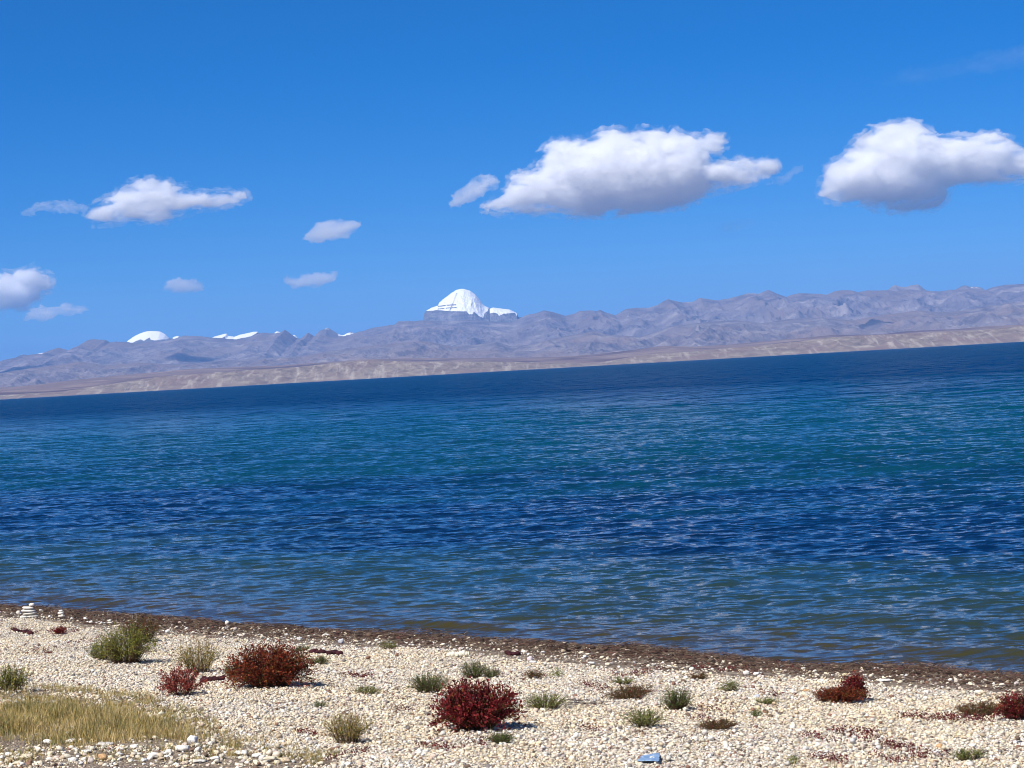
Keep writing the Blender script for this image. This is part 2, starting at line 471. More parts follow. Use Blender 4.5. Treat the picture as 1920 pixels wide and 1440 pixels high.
fk = rock_mat("foothill_rock", [(0.30, (0.095, 0.076, 0.080)), (0.45, (0.16, 0.130, 0.130)), (0.58, (0.23, 0.19, 0.18)), (0.74, (0.42, 0.37, 0.33))], 1 / 380.0, bump=90, patch=(0.21, 0.155, 0.13))
o = make_range("mountains", 38000, main, 8500, 5000, -3.0, rk, 31, 2200, 380, 1350, 280, pw=1.25, anis=0.5, jag=14)
tag(o, kind="structure")
o = make_range("foothills", 30500, mid, 5500, 3500, -3.0, fk, 32, 1500, 200, 1300, 190, pw=1.15, anis=0.55, jag=7)
tag(o, kind="structure")

# rugged far peaks standing behind the range
far = [(-300, 760), (480, 700), (495, 640), (509, 627), (519.5, 621), (530, 624), (548, 628), (553, 628), (562, 637), (575, 650), (585, 640), (592, 627), (600, 620), (608, 617), (614, 614.5), (623, 619), (634, 626), (642, 629), (650, 625), (658, 622), (664, 625), (672, 626), (700, 660), (1200, 650), (1600, 600), (1655, 552),
       (1668, 541), (1672, 537), (1678, 534), (1683, 536), (1687, 537.5), (1699, 538), (1708, 535), (1721, 533), (1727, 537), (1732, 541), (1745, 552), (1780, 552), (1795, 541), (1803, 536.5), (1811, 535), (1818, 538), (1826, 537), (1834, 538), (1842, 540), (1855, 552), (1920, 570), (2200, 600)]
def snow_far(X, Y, Z, D, P):
    def xz(px, py): v = at_depth(px, py, D); return v.x, v.z
    m = np.zeros_like(Z)
    for px, py, rx, rz in ((614, 616, 4, 2.2), (519, 623, 8, 2.0), (555, 630, 6, 4), (650, 627, 16, 3.0), (1822, 539, 1.6, 0.9), (1830, 539, 1.8, 0.9)):
        cx, cz = xz(px, py); k = D / F
        m = np.maximum(m, (((X - cx) / (rx * k)) ** 2 + ((Z - cz) / (rz * k)) ** 2 < 1) & (P.fbm(X / 90, Z / 60, 3) > -0.25))
    return m
fr = rock_mat("far_rock", [(0.25, (0.11, 0.085, 0.08)), (0.5, (0.20, 0.16, 0.14)), (0.8, (0.38, 0.33, 0.28))], 1 / 500.0, bump=50)
o = make_range("far_peaks", 44000, far, 4000, 3000, -3.0, fr, 33, 2400, 110, 600, 90, pw=1.3, jag=6, snow=snow_far, xr=1.05)
tag(o, kind="structure")

# the great snow dome
kai = [(780, 625), (793, 606), (794.5, 599), (795, 588), (800, 582), (809, 577), (821, 573), (823, 568), (831, 561), (847, 549), (856, 543.5), (863, 541.8), (869, 541.5), (881, 545), (891, 552), (900, 563), (904, 569), (908, 573), (916, 577), (918, 580), (920, 578),
       (925, 576.6), (931, 577.5), (956, 580.5), (969, 587), (972, 594), (990, 596), (1000, 610)]
k_low = [(795, 585), (800, 583.4), (811, 583), (821, 582), (833, 584), (845, 585), (858, 585.6), (877, 586), (881, 591.5), (887, 591.5), (890, 585.6), (897, 593), (902, 596), (907, 598), (909, 588), (914.5, 584), (917, 577), (918, 588.5), (928, 587), (933.5, 590), (936, 593.6), (945, 589), (965.6, 587), (968.5, 593), (970, 590)]
KD = 42000
def snow_k(X, Y, Z, D, P):
    xs, zs = prof_to_world(k_low, D)
    k = D / F
    lowz = np.interp(X, xs, zs) + 0.6 * k * P.fbm(X / 60, Y / 200, 3)
    m = (Z > lowz).astype(float)
    def px(x): return x
    # rock ledges showing through on the left of the face, and the slanting ladder of rock
    xl = [at_depth(p, 575, D).x for p in (821, 858)]
    def zz(p, q): return at_depth(p, q, D).z
    tilt = (X - at_depth(840, 575, D).x) * 0.0
    wob = 0.35 * k * P(X / 120, X * 0)
    for q, th in ((573.8, 1.1), (579.3, 0.9)):
        m = np.where((X > xl[0]) & (X < xl[1]) & (np.abs(Z - zz(840, q) - wob) < th * k) & (P(X / 70, Z * 0 + q) > -0.35), 0.0, m)
    lx0, lz0 = at_depth(859, 550, D).x, zz(859, 550); lx1, lz1 = at_depth(846.5, 586, D).x, zz(846.5, 586)
    f = np.clip((Z - lz0) / (lz1 - lz0), 0, 1); lx = lx0 + (lx1 - lx0) * f
    steps = (np.sin(Z / k * 3.1) > 0.0)
    m = np.where((Z < lz0) & (X > lx - 3.2 * k) & (X < lx - 0.3 * k) & steps, 0.0, m)
    xg = at_depth(917.5, 580, D).x
    m = np.where(np.abs(X - xg) < 0.7 * k, 0.0, m)
    cx = at_depth(977, 599, D)
    return m
ks = rock_mat("dome_rock", [(0.25, (0.11, 0.10, 0.11)), (0.5, (0.18, 0.165, 0.17)), (0.75, (0.32, 0.30, 0.29))], 1 / 160.0, bump=12, strata=1 / 38.0)
base_k = at_depth(880, 640, KD).z
o = make_range("snow_mountain", KD, kai, 1500, 1500, base_k, ks, 35, 2600, 200, 200, 26, snow=snow_k, cliff=([0, 0.12, 0.3, 0.5, 0.62, 0.70, 1.0], [1, 0.93, 0.78, 0.60, 0.50, 0.30, 0.0]), xr=0.5, jag=0.0)
tag(o, kind="structure")
# smaller snow cap and snow fields along the crest further left
cap = [(222, 655), (240, 638.5), (248, 633), (255, 628.7), (263, 625), (272, 622), (279, 620.8), (286, 620.6), (294, 621), (301, 622), (310, 627), (317, 634), (321, 635), (328, 631), (335, 629.5), (340, 635), (350, 650), (385, 650), (397, 633.5), (402, 631), (412, 628.5), (420, 626), (425, 625.5), (428, 630), (440, 631.5), (448, 628), (458, 626), (467, 624), (475, 622), (483, 621.7), (487, 627), (495, 640), (510, 660)]
c_low = [(222, 655), (240, 645), (246, 645.5), (255, 644), (262, 640), (270, 637), (274, 637.5), (278, 640), (282, 637), (287, 633), (291, 638), (298, 639), (308, 637.5), (316, 636), (319, 631), (330, 637), (338, 635), (341, 628), (392, 628), (397, 634), (405, 633.5), (420, 634), (425, 631), (428, 640), (440, 640), (450, 636), (465, 633), (475, 631), (483, 624)]
def snow_c(X, Y, Z, D, P):
    xs, zs = prof_to_world(c_low, D)
    m = (Z > np.interp(X, xs, zs) + 6 * P(X / 50, Y / 200)).astype(float)
    m = m * (X < at_depth(486, 630, D).x)
    return m
o = make_range("snow_ridge", 41500, cap, 1300, 1500, at_depth(350, 665, 41500).z, ks, 36, 2400, 120, 300, 16, snow=snow_c, cliff=([0, 0.3, 0.6, 1.0], [1, 0.72, 0.40, 0.0]), xr=0.95)
tag(o, kind="structure")

# ------------------------------------------------------------ clouds
def cloud_mat(name, dens, km, lo=0.36, hi=0.56, step=0.12):
    """water droplets in white air: density broken up by noise so that thin edges fray"""
    a = Mat(name); a.nt.nodes.remove(a.bsdf)
    v = a.n("ShaderNodeVolumePrincipled"); v.inputs["Color"].default_value = (1, 1, 1, 1)
    n = a.noise(a.coords((0.7 / km, 0.7 / km, 1.6 / km)), 1.0, 6, 0.68, 0.4)
    a.l(a.math('MULTIPLY', a.ramp(n.outputs[0], [(lo, (0, 0, 0)), (hi, (1, 1, 1))]), dens), v.inputs["Density"])
    a.l(v.outputs[0], a.out.inputs["Volume"])
    a.m.cycles.volume_step_rate = step
    return a.m
CM = cloud_mat("cloud_dense", 0.0072, 370.0, 0.40, 0.60)
CT = cloud_mat("cloud_thin", 0.0034, 420.0, 0.38, 0.62)
CF = cloud_mat("cloud_faint", 0.0010, 700.0, 0.36, 0.66)
CW = cloud_mat("cloud_fringe", 0.0034, 370.0, 0.47, 0.66)
CV = cloud_mat("cloud_veil", 0.00016, 900.0, 0.40, 0.66)

def cloud(poly, D, seed, mat, label, thick=0.5, rough=1.0, step=None, soft=1.0, group=None, grow=0.0, part_of=None):
    """closed puffy hull: the cloud's outline seen from the lake, filled to a real depth front and back"""
    P = Perlin(seed); k = D / F
    if mat is CT and part_of is None: rough *= 1.7; grow += 1.0
    A = np.array([(lambda v: (v.x, v.z))(at_depth(px, py, D)) for px, py in poly])
    h = step or 1.6 * k
    x0, z0 = A.min(0) - 14 * k; x1, z1 = A.max(0) + 14 * k
    X, Zz = np.meshgrid(np.arange(x0, x1, h), np.arange(z0, z1, h))
    big_ = (A.max(0) - A.min(0))[1]
    w = min(big_ * 0.18, 20 * k)
    # wobble the outline into billows
    ux = X + rough * 8.5 * k * P.fbm(X / (22 * k), Zz / (22 * k), 6, 0.66); uz = Zz + rough * 6.0 * k * P.fbm(X / (20 * k) + 40, Zz / (20 * k), 6, 0.66)
    ins = in_poly(ux, uz, A)
    d = np.full(X.shape, 1e18)
    for a, b in zip(A, np.roll(A, -1, 0)):
        ab = b - a; L2 = ab @ ab + 1e-9
        tt = np.clip(((ux - a[0]) * ab[0] + (uz - a[1]) * ab[1]) / L2, 0, 1)
        d = np.minimum(d, np.hypot(ux - a[0] - tt * ab[0], uz - a[1] - tt * ab[1]))
    d = np.where(ins, d, -d)
    d = d + rough * 2.6 * k * P.billow(X / (12 * k) + 9, Zz / (11 * k), 5, 0.65) + (1.5 + grow) * k
    top = (Zz - z0) / (z1 - z0)
    dm = big_ * 0.5
    q = np.clip(d / dm, 0, 1)
    T = (0.8 * q + 0.2 * np.sqrt(np.maximum(1 - (1 - q) ** 2, 0))) ** soft * big_ * thick * 1.7
    bf = P.billow(X / (1.5 * w), Zz / w, 6, 0.62); bb = P.billow(X / (1.5 * w) + 50, Zz / w + 31, 6, 0.62)
    Tf = T * (0.80 + 0.38 * bf) ; Tb = T * (0.80 + 0.38 * bb)
    inside = d > 0
    nb = inside.copy(); nb[1:-1, 1:-1] = inside[1:-1, 1:-1] & inside[:-2, 1:-1] & inside[2:, 1:-1] & inside[1:-1, :-2] & inside[1:-1, 2:]
    Tf = np.where(nb, np.maximum(Tf, 0.02 * T + 1), 0); Tb = np.where(nb, np.maximum(Tb, 0.02 * T + 1), 0)
    cell = inside[:-1, :-1] & inside[:-1, 1:] & inside[1:, :-1] & inside[1:, 1:]
    nr, nc = X.shape
    Vf = np.stack([X, D - Tf, Zz], -1).reshape(-1, 3); Vb = np.stack([X, D + Tb, Zz], -1).reshape(-1, 3)
    qf = grid_quads(nr, nc, cell); qb = qf[:, ::-1] + nr * nc
    idx = np.arange(2 * nr * nc)
    flat = (~nb).reshape(-1)
    idx[nr * nc:][flat] = np.arange(nr * nc)[flat]          # weld front and back along the rim
    Q = idx[np.vstack([qf, qb])]
    used, inv = np.unique(Q, return_inverse=True)
    V = np.vstack([Vf, Vb])[used]
    if part_of is not None:
        return mesh_np("wisps", V, inv.reshape(-1, 4), mat, parent=part_of)
    o = mesh_np("cloud", V, inv.reshape(-1, 4), mat)
    if mat is CM:
        cloud(poly, D, seed + 500, CW, None, thick * 0.8, rough * 1.8, grow=9.0, part_of=o)
    tag(o, label, "cloud", group or "clouds over the far mountains")
    return o
cloud([(1640, 158), (1700, 130), (1780, 112), (1860, 96), (1960, 78), (2040, 80), (2010, 108), (1900, 128), (1800, 146), (1720, 162)], 40000, 70, CV, "very faint veil of high cloud near the upper right corner", 0.5, rough=2.0)
big_c = [(907, 390), (925, 378), (945, 365), (955, 345), (963, 330), (985, 322), (1005, 315), (1012, 300), (1020, 280), (1035, 266), (1060, 262), (1090, 262), (1110, 258), (1130, 247), (1150, 244), (1180, 250), (1200, 244), (1235, 246),
         (1248, 252), (1262, 244), (1285, 255), (1305, 262), (1330, 253), (1355, 255), (1364, 268), (1350, 280), (1325, 284), (1335, 298), (1370, 303), (1395, 300), (1420, 310), (1440, 301), (1458, 310), (1460, 325), (1440, 334), (1400, 343), (1350, 352),
         (1310, 372), (1280, 385), (1220, 396), (1160, 402), (1100, 404), (1065, 402), (1030, 396), (980, 397), (935, 398)]
cloud(big_c, 46000, 51, CM, "largest long white cloud, high above the ridge right of the snow dome", 0.55)
cloud([(844, 382), (850, 368), (868, 352), (885, 338), (905, 329), (925, 328), (935, 340), (932, 352), (918, 356), (900, 366), (880, 378), (858, 385)], 46500, 52, CT, "small slanting wisp just left of the largest cloud", 0.6)
cloud([(1448, 345), (1460, 333), (1480, 322), (1492, 312), (1505, 311), (1505, 321), (1490, 327), (1478, 340), (1462, 348)], 46500, 53, CF, "ragged scrap trailing off the right tip of the largest cloud", 0.5)
right_c = [(1536, 366), (1542, 345), (1549, 320), (1560, 308), (1580, 297), (1592, 285), (1600, 270), (1618, 255), (1636, 240), (1660, 237), (1680, 231), (1703, 226), (1722, 232), (1735, 243), (1745, 250), (1760, 262), (1790, 258), (1825, 258), (1845, 253),
           (1870, 251), (1890, 262), (1905, 274), (1930, 280), (1990, 290), (2020, 315), (1985, 335), (1930, 332), (1880, 340), (1830, 341), (1800, 345), (1775, 352), (1772, 372), (1755, 388), (1720, 392), (1670, 393), (1640, 388), (1610, 378), (1570, 376)]
cloud(right_c, 47000, 54, CM, "bright heaped white cloud cut by the right edge of the picture", 0.6)
left_c = [(162, 405), (175, 392), (190, 380), (210, 370), (225, 358), (243, 345), (265, 338), (290, 337), (312, 340), (322, 350), (350, 352), (365, 362), (400, 364), (430, 360), (458, 361), (464, 369), (445, 378), (400, 386), (360, 392), (335, 405), (310, 412), (270, 413), (235, 414), (200, 414), (175, 415)]
cloud(left_c, 45000, 55, CM, "mid-sized pale cloud with a tapering right tail, high on the left of the sky", 0.45)
cloud([(42, 402), (55, 392), (80, 379), (115, 378), (150, 382), (165, 390), (155, 398), (110, 396), (80, 394), (60, 402)], 45000, 56, CT, "thin streak of cloud at the far upper left of the cloud layer", 0.45)
cloud([(568, 448), (580, 435), (600, 420), (620, 414), (655, 416), (676, 417), (668, 432), (645, 444), (610, 451), (585, 451)], 45500, 57, CT, "small white cloud between the pale left cloud and the largest cloud", 0.9)
cloud([(303, 545), (312, 532), (325, 524), (345, 525), (368, 522), (375, 533), (380, 543), (360, 547), (330, 547)], 50000, 58, CT, "small flat white cloud low above the lesser snow cap", 0.9)
cloud([(532, 531), (536, 521), (555, 524), (570, 515), (600, 513), (632, 512), (628, 523), (600, 534), (575, 537), (545, 536)], 50000, 59, CT, "small streaky cloud low above the middle crest, left of the snow dome", 0.9)
cloud([(1345, 432), (1352, 420), (1375, 413), (1410, 411), (1418, 420), (1400, 430), (1375, 437), (1355, 438)], 46500, 60, CF, "faint grey wisp under the right end of the largest cloud", 0.35)
edge_c = [(-90, 540), (-60, 510), (-20, 515), (0, 514), (12, 512), (25, 518), (35, 510), (50, 504), (65, 505), (75, 513), (88, 516), (93, 527), (92, 540), (75, 548), (70, 560), (50, 574), (20, 578), (-10, 583), (-60, 583)]
cloud(edge_c, 56000, 61, CM, "white puffy cloud cut by the left edge of the picture", 0.6)
cloud([(46, 597), (55, 584), (75, 575), (100, 577), (125, 570), (150, 574), (165, 578), (150, 587), (115, 590), (90, 598), (65, 600)], 60000, 62, CT, "flat wispy cloud below the puffy cloud at the left edge", 0.7)

# clouds higher up and above the picture: only their shadows on the range are seen
def shade_clouds():
    VV, FF, k = [], [], 0
    v, f = None, None
    th = np.linspace(0, np.pi, 17); ph = np.linspace(0, 2 * np.pi, 33)[:-1]
    P = Perlin(88)
    for px, py, D, hz_, L, Wd, ang in ((350, 657, 34800, 560, 380, 480, 0.35), (24, 684, 34500, 500, 600, 900, 0.2), (1662, 609, 29300, 360, 420, 260, 0.0)):
        p = at_depth(px, py, D); kk = (6800 - p.z) / sun_dir.z
        c = np.array(p + sun_dir * kk)
        TT, PP = np.meshgrid(th, ph, indexing='ij')
        q = 1 + 0.35 * P.fbm(PP * 1.3 + px, TT * 1.7, 4) * np.sin(TT)
        X = L * q * np.sin(TT) * np.cos(PP); Y = Wd * q * np.sin(TT) * np.sin(PP); Z = 160 * np.cos(TT)
        X, Y = X * math.cos(ang) + Y * math.sin(ang), -X * math.sin(ang) + Y * math.cos(ang)
        VV.append(np.stack([X + c[0], Y + c[1], Z + c[2]], -1).reshape(-1, 3))
        i = np.arange(17 * 32).reshape(17, 32); j = np.roll(i, -1, 1)
        FF.append(np.stack([i[:-1], i[1:], j[1:], j[:-1]], -1).reshape(-1, 4) + k); k += 17 * 32
    a = Mat("cloud_high"); a.nt.nodes.remove(a.bsdf); v = a.n("ShaderNodeVolumePrincipled"); v.inputs["Color"].default_value = (1, 1, 1, 1); v.inputs["Density"].default_value = 0.0045
    a.l(v.outputs[0], a.out.inputs["Volume"]); a.m.cycles.homogeneous_volume = True
    tag(mesh_np("clouds", np.vstack(VV), np.vstack(FF), a.m), kind="stuff")
shade_clouds()

# ------------------------------------------------------------ beach stones, stuff
_ico = None
def icosa():
    t = (1 + 5 ** 0.5) / 2
    v = np.array([(-1, t, 0), (1, t, 0), (-1, -t, 0), (1, -t, 0), (0, -1, t), (0, 1, t), (0, -1, -t), (0, 1, -t), (t, 0, -1), (t, 0, 1), (-t, 0, -1), (-t, 0, 1)], float)
    v /= np.linalg.norm(v[0])
    f = np.array([(0, 11, 5), (0, 5, 1), (0, 1, 7), (0, 7, 10), (0, 10, 11), (1, 5, 9), (5, 11, 4), (11, 10, 2), (10, 7, 6), (7, 1, 8), (3, 9, 4), (3, 4, 2), (3, 2, 6), (3, 6, 8), (3, 8, 9), (4, 9, 5), (2, 4, 11), (6, 2, 10), (8, 6, 7), (9, 8, 1)])
    return v, f
def subdiv(v, f):
    v = list(map(tuple, v)); cache = {}; out = []
    def mid(a, b):
        k = (min(a, b), max(a, b))
        if k not in cache:
            m_ = (np.array(v[a]) + np.array(v[b])); m_ /= np.linalg.norm(m_); v.append(tuple(m_)); cache[k] = len(v) - 1
        return cache[k]
    for a, b, c in f:
        x, y, z = mid(a, b), mid(b, c), mid(c, a)
        out += [(a, x, z), (b, y, x), (c, z, y), (x, y, z)]
    return np.array(v), np.array(out)

def tint_mat(name, rough=0.8, bump=None, trans=0.0, spec=0.3):
    a = Mat(name)
    c = a.attr("tint", "Color")
    a.l(c, a.bsdf.inputs["Base Color"]); a.bsdf.inputs["Roughness"].default_value = rough
    a.bsdf.inputs["Specular IOR Level"].default_value = spec
    if bump:
        n = a.noise(a.coords(), bump[0], 5, 0.6)
        a.bump(n.outputs[0], bump[1], bump[2])
        a.l(a.mix(0.5, c, a.ramp(n.outputs[0], [(0.3, (0.62, 0.6, 0.57)), (0.65, (1.15, 1.12, 1.08))]), 'MULTIPLY'), a.bsdf.inputs["Base Color"])
    if trans:
        t = a.n("ShaderNodeBsdfTranslucent"); a.l(c, t.inputs["Color"])
        mx = a.n("ShaderNodeMixShader"); mx.inputs[0].default_value = trans
        a.l(a.bsdf.outputs[0], mx.inputs[1]); a.l(t.outputs[0], mx.inputs[2]); a.l(mx.outputs[0], a.out.inputs["Surface"])
    return a.m

def rotz_mats(n, r):
    """random orientations biased to lie flat"""
    a = r.random(n) * 2 * np.pi; tx = r.normal(0, 0.28, n); ty = r.normal(0, 0.28, n)
    ca, sa = np.cos(a), np.sin(a); z = np.zeros(n); o = np.ones(n)
    Rz = np.stack([ca, -sa, z, sa, ca, z, z, z, o], -1).reshape(n, 3, 3)
    Rx = np.stack([o, z, z, z, np.cos(tx), -np.sin(tx), z, np.sin(tx), np.cos(tx)], -1).reshape(n, 3, 3)
    Ry = np.stack([np.cos(ty), z, np.sin(ty), z, o, z, -np.sin(ty), z, np.cos(ty)], -1).reshape(n, 3, 3)
    return Rx @ Ry @ Rz

PALE = np.array([(0.82, 0.75, 0.60), (0.84, 0.80, 0.70), (0.80, 0.70, 0.51), (0.74, 0.65, 0.52), (0.83, 0.81, 0.77), (0.60, 0.48, 0.34), (0.74, 0.60, 0.51), (0.50, 0.44, 0.40), (0.74, 0.72, 0.69)])
PALE_P = np.array([22, 15, 18, 12, 7, 10, 9, 6, 5], float); PALE_P /= PALE_P.sum()
def stone_cols(n, r, dark=0.05):
    c = PALE[r.choice(len(PALE), n, p=PALE_P)] * r.uniform(0.68, 1.10, (n, 1))
    k = r.random(n) < dark
    c[k] = np.array([(0.16, 0.11, 0.08), (0.25, 0.14, 0.10), (0.20, 0.18, 0.17)])[r.integers(0, 3, k.sum())]
    return c
stone_mat = tint_mat("pale_stone", 0.75, (38, 0.5, 0.01))

def scatter_cone(n, rmin, rmax, r, a0=-15.6, a1=15.6):
    """points over the beach in front of the camera"""
    rr = np.sqrt(r.uniform(rmin ** 2, rmax ** 2, n)); th = np.radians(r.uniform(a0, a1, n))
    return rr * np.sin(th), rr * np.cos(th)

def blob_mesh(name, x, y, size, cols, r, flat=(0.45, 0.8), sink=0.25, mat=None, base=None, lump=0.16, zoff=0.0):
    v, f = base or icosa()
    n = len(x)
    z = ground_z(x, y) + zoff + size * r.normal(0, 0.28, n)
    sc = np.stack([size * r.uniform(0.8, 1.25, n), size * r.uniform(0.65, 1.0, n), size * r.uniform(flat[0], flat[1], n)], -1)
    vv = v[None] * (1 + r.normal(0, lump, (n, len(v), 1)))
    vv = vv * sc[:, None, :]
    vv = np.einsum('nij,nkj->nki', rotz_mats(n, r), vv)
    vv += np.stack([x, y, z + sc[:, 2] * (1 - 2 * sink)], -1)[:, None, :]
    F_ = f[None] + (np.arange(n) * len(v))[:, None, None]
    C_ = np.repeat(cols, len(v), 0)
    return mesh_np(name, vv.reshape(-1, 3), F_.reshape(-1, 3), mat or stone_mat, colors=C_, smooth=base is not None)

r_ = np.random.default_rng(101)
x, y = scatter_cone(600000, 10.4, 33, r_)
for a0_, a1_, r0_, r1_, n_ in ((-27, -15.6, 9, 31, 90000), (15.6, 30, 9, 31, 90000), (-27, 30, 6.5, 10.4, 60000)):
    xe, ye = scatter_cone(n_, r0_, r1_, r_, a0_, a1_); x = np.concatenate([x, xe]); y = np.concatenate([y, ye])
s_, t_ = shore_coords(x, y)
ing = in_poly(x, y, GP)
p = np.where(s_ < 0.15, 0, np.where(s_ < 2.4 + 0.25 * PN(t_ * 0.8, t_ * 0 + 3.3), 0.07, 1.0))
P1_ = np.array([ground_pt(*q)[:2] for q in [(-150, 1326), (100, 1322), (200, 1328), (340, 1358), (400, 1380), (380, 1396), (150, 1402), (0, 1392), (-150, 1396)]])
P2_ = np.array([ground_pt(*q)[:2] for q in [(-150, 1396), (400, 1398), (470, 1412), (540, 1430), (560, 1459), (-150, 1459)]])
p = np.where(ing, np.clip(0.55 + 1.2 * PN.fbm(x * 2.4, y * 2.4, 3), 0.12, 0.9), p)
p = np.where(in_poly(x, y, P1_), 0.05, p); p = np.where(in_poly(x, y, P2_), np.clip(0.22 + 0.9 * PN.fbm(x * 2.4, y * 2.4, 3), 0.04, 0.7), p)
p = p * np.where(np.hypot(x, y) > 24, 0.7, 1)
k = r_.random(len(x)) < p
x, y, ing = x[k], y[k], ing[k]
sz = 0.0064 * np.exp(np.clip(r_.normal(0, 0.42, len(x)), -1, 1.15)) * (1 + 0.25 * PN.fbm(x * 1.1, y * 1.1 + 7, 3)) * np.clip(1.25 - 0.018 * (np.hypot(x, y) - 12), 0.9, 1.3)
sz = np.where(ing, sz * 1.15, sz)
cols = stone_cols(len(x), r_, 0.10)
patch = np.clip(0.5 + 1.3 * PN.fbm(x * 0.6 + 4, y * 0.6, 3), 0, 1)[:, None]
cols = cols * (0.93 + 0.07 * patch) * np.where(patch > 0.5, (1.0, 0.97, 0.90), (1, 1, 1))
o = blob_mesh("pebbles", x, y, sz, cols, r_)
tag(o, "bank of cream and white pebbles covering the shore", kind="stuff")
print("pebbles", len(x))

# ------------------------------------------------------------ wrack: dried brown weed along the water's edge
def strands(name, x, y, z, length, width, cols, r, mat, lift=0.35, seg=3, droop=0.6, upright=0.0):
    """many thin curved ribbons as one mesh"""
    n = len(x)
    a = r.random(n) * 2 * np.pi
    el = r.uniform(-0.1, lift, n) + upright
    d = np.stack([np.cos(a) * np.cos(el), np.sin(a) * np.cos(el), np.sin(el)], -1)
    cur = r.normal(0, 0.5, n)
    side = np.stack([-np.sin(a), np.cos(a), np.zeros(n)], -1)
    wdir = np.where((r.random(n) < 0.5)[:, None], side, np.cross(side, d))
    P0 = np.stack([x, y, z], -1); VV = []
    for i in range(seg + 1):
        u = i / seg
        c = P0 + d * (length * u)[:, None] + side * (cur * length * u * u)[:, None]
        c[:, 2] -= droop * length * u * u * np.maximum(d[:, 2], 0.0)
        w = (width * (1 - 0.8 * u))[:, None] * 0.5
        VV.append(c - wdir * w); VV.append(c + wdir * w)
    V = np.stack(VV, 1)
    q = np.array([(2 * i, 2 * i + 1, 2 * i + 3, 2 * i + 2) for i in range(seg)])
    Q = q[None] + (np.arange(n) * 2 * (seg + 1))[:, None, None]
    return mesh_np(name, V.reshape(-1, 3), Q.reshape(-1, 4), mat, colors=np.repeat(cols, 2 * (seg + 1), 0), smooth=False)

dry_mat = tint_mat("dry_weed", 0.85, None, 0.15, 0.15)
leaf_mat = tint_mat("leaf", 0.7, None, 0.18, 0.2)
N = 140000
tt = r_.uniform(-33, -2, N); ss = r_.beta(1.15, 1.3, N) * 2.75 - 0.08
wob = 0.35 * PN(tt * 0.8, tt * 0 + 3.3)
ss = np.where(ss > 1.2, 1.2 + (ss - 1.2) * (1 + wob), ss)
W = np.interp(tt, _st, _sw)
x = tt * TV[0] + (ss + W) * NV[0]; y = tt * TV[1] + (ss + W) * NV[1]
lump = np.clip(0.55 + 0.9 * PN.fbm(x * 1.3, y * 1.3, 3), 0, 1.4) * np.exp(-((ss - 0.6) / 0.75) ** 2)
keep = r_.random(N) < np.clip(0.25 + lump + 0.5 * PN(x * 2, y * 2), 0.08, 1) * np.clip((2.9 - ss) * 1.2, 0.2, 1)
x, y, ss, lump = x[keep], y[keep], ss[keep], lump[keep]
z = ground_z(x, y) + r_.random(len(x)) * 0.10 * lump
BR = np.array([(0.115, 0.070, 0.048), (0.17, 0.115, 0.080), (0.075, 0.045, 0.036), (0.24, 0.18, 0.13), (0.16, 0.075, 0.060), (0.36, 0.29, 0.21)])
cw = BR[r_.choice(6, len(x), p=[.28, .26, .2, .12, .09, .05])] * r_.uniform(0.7, 1.2, (len(x), 1))
o = strands("wrack", x, y, z, r_.uniform(0.03, 0.12, len(x)), r_.uniform(0.003, 0.009, len(x)), cw, r_, dry_mat, 0.55)
tag(o, "brown band of dried water weed heaped along the water's edge", kind="stuff")
# solid lumpy bed of weed under the loose strands
N = 9000
tt = r_.uniform(-33, -2, N); ss = r_.normal(0.5, 0.32, N)
W = np.interp(tt, _st, _sw)
x = tt * TV[0] + (ss + W) * NV[0]; y = tt * TV[1] + (ss + W) * NV[1]
kk = (ss > 0.0) & (ss < 1.5) & (PN.fbm(x * 1.3, y * 1.3, 3) > -0.25)
x, y = x[kk], y[kk]
o = blob_mesh("debris", x, y, r_.uniform(0.012, 0.04, len(x)), BR[r_.choice(5, len(x))] * r_.uniform(0.6, 1.0, (len(x), 1)), r_, (0.3, 0.7), 0.3, tint_mat("matted_weed", 0.95, (90, 1.0, 0.02)), lump=0.35)
tag(o, "clotted dark brown weed bed underneath the loose strands", kind="stuff")

# scraps of foam where the ripples run out
fx, fy = [], []
for a_, b_, n_ in (((1288, 1231), (1392, 1236), 130), ((572, 1188), (616, 1192), 45), ((1050, 1211), (1110, 1215), 30), ((250, 1160), (330, 1165), 25)):
    u_ = r_.random(n_); P_ = np.array([on_z(a_[0] + (b_[0] - a_[0]) * q, a_[1] + (b_[1] - a_[1]) * q) for q in u_])
    nrm_ = r_.normal(0, 0.06, (n_, 1)) * NV - 0.05 * NV
    fx.append(P_[:, 0] + nrm_[:, 0]); fy.append(P_[:, 1] + nrm_[:, 1])
fx, fy = np.concatenate(fx), np.concatenate(fy)
o = blob_mesh("foam", fx, fy, r_.uniform(0.004, 0.018, len(fx)), np.full((len(fx), 3), 0.78), r_, (0.2, 0.35), 0.3, zoff=0.0)
o.location.z = 0.012
tag(o, "scraps of white foam where ripples meet the wrack", kind="stuff")

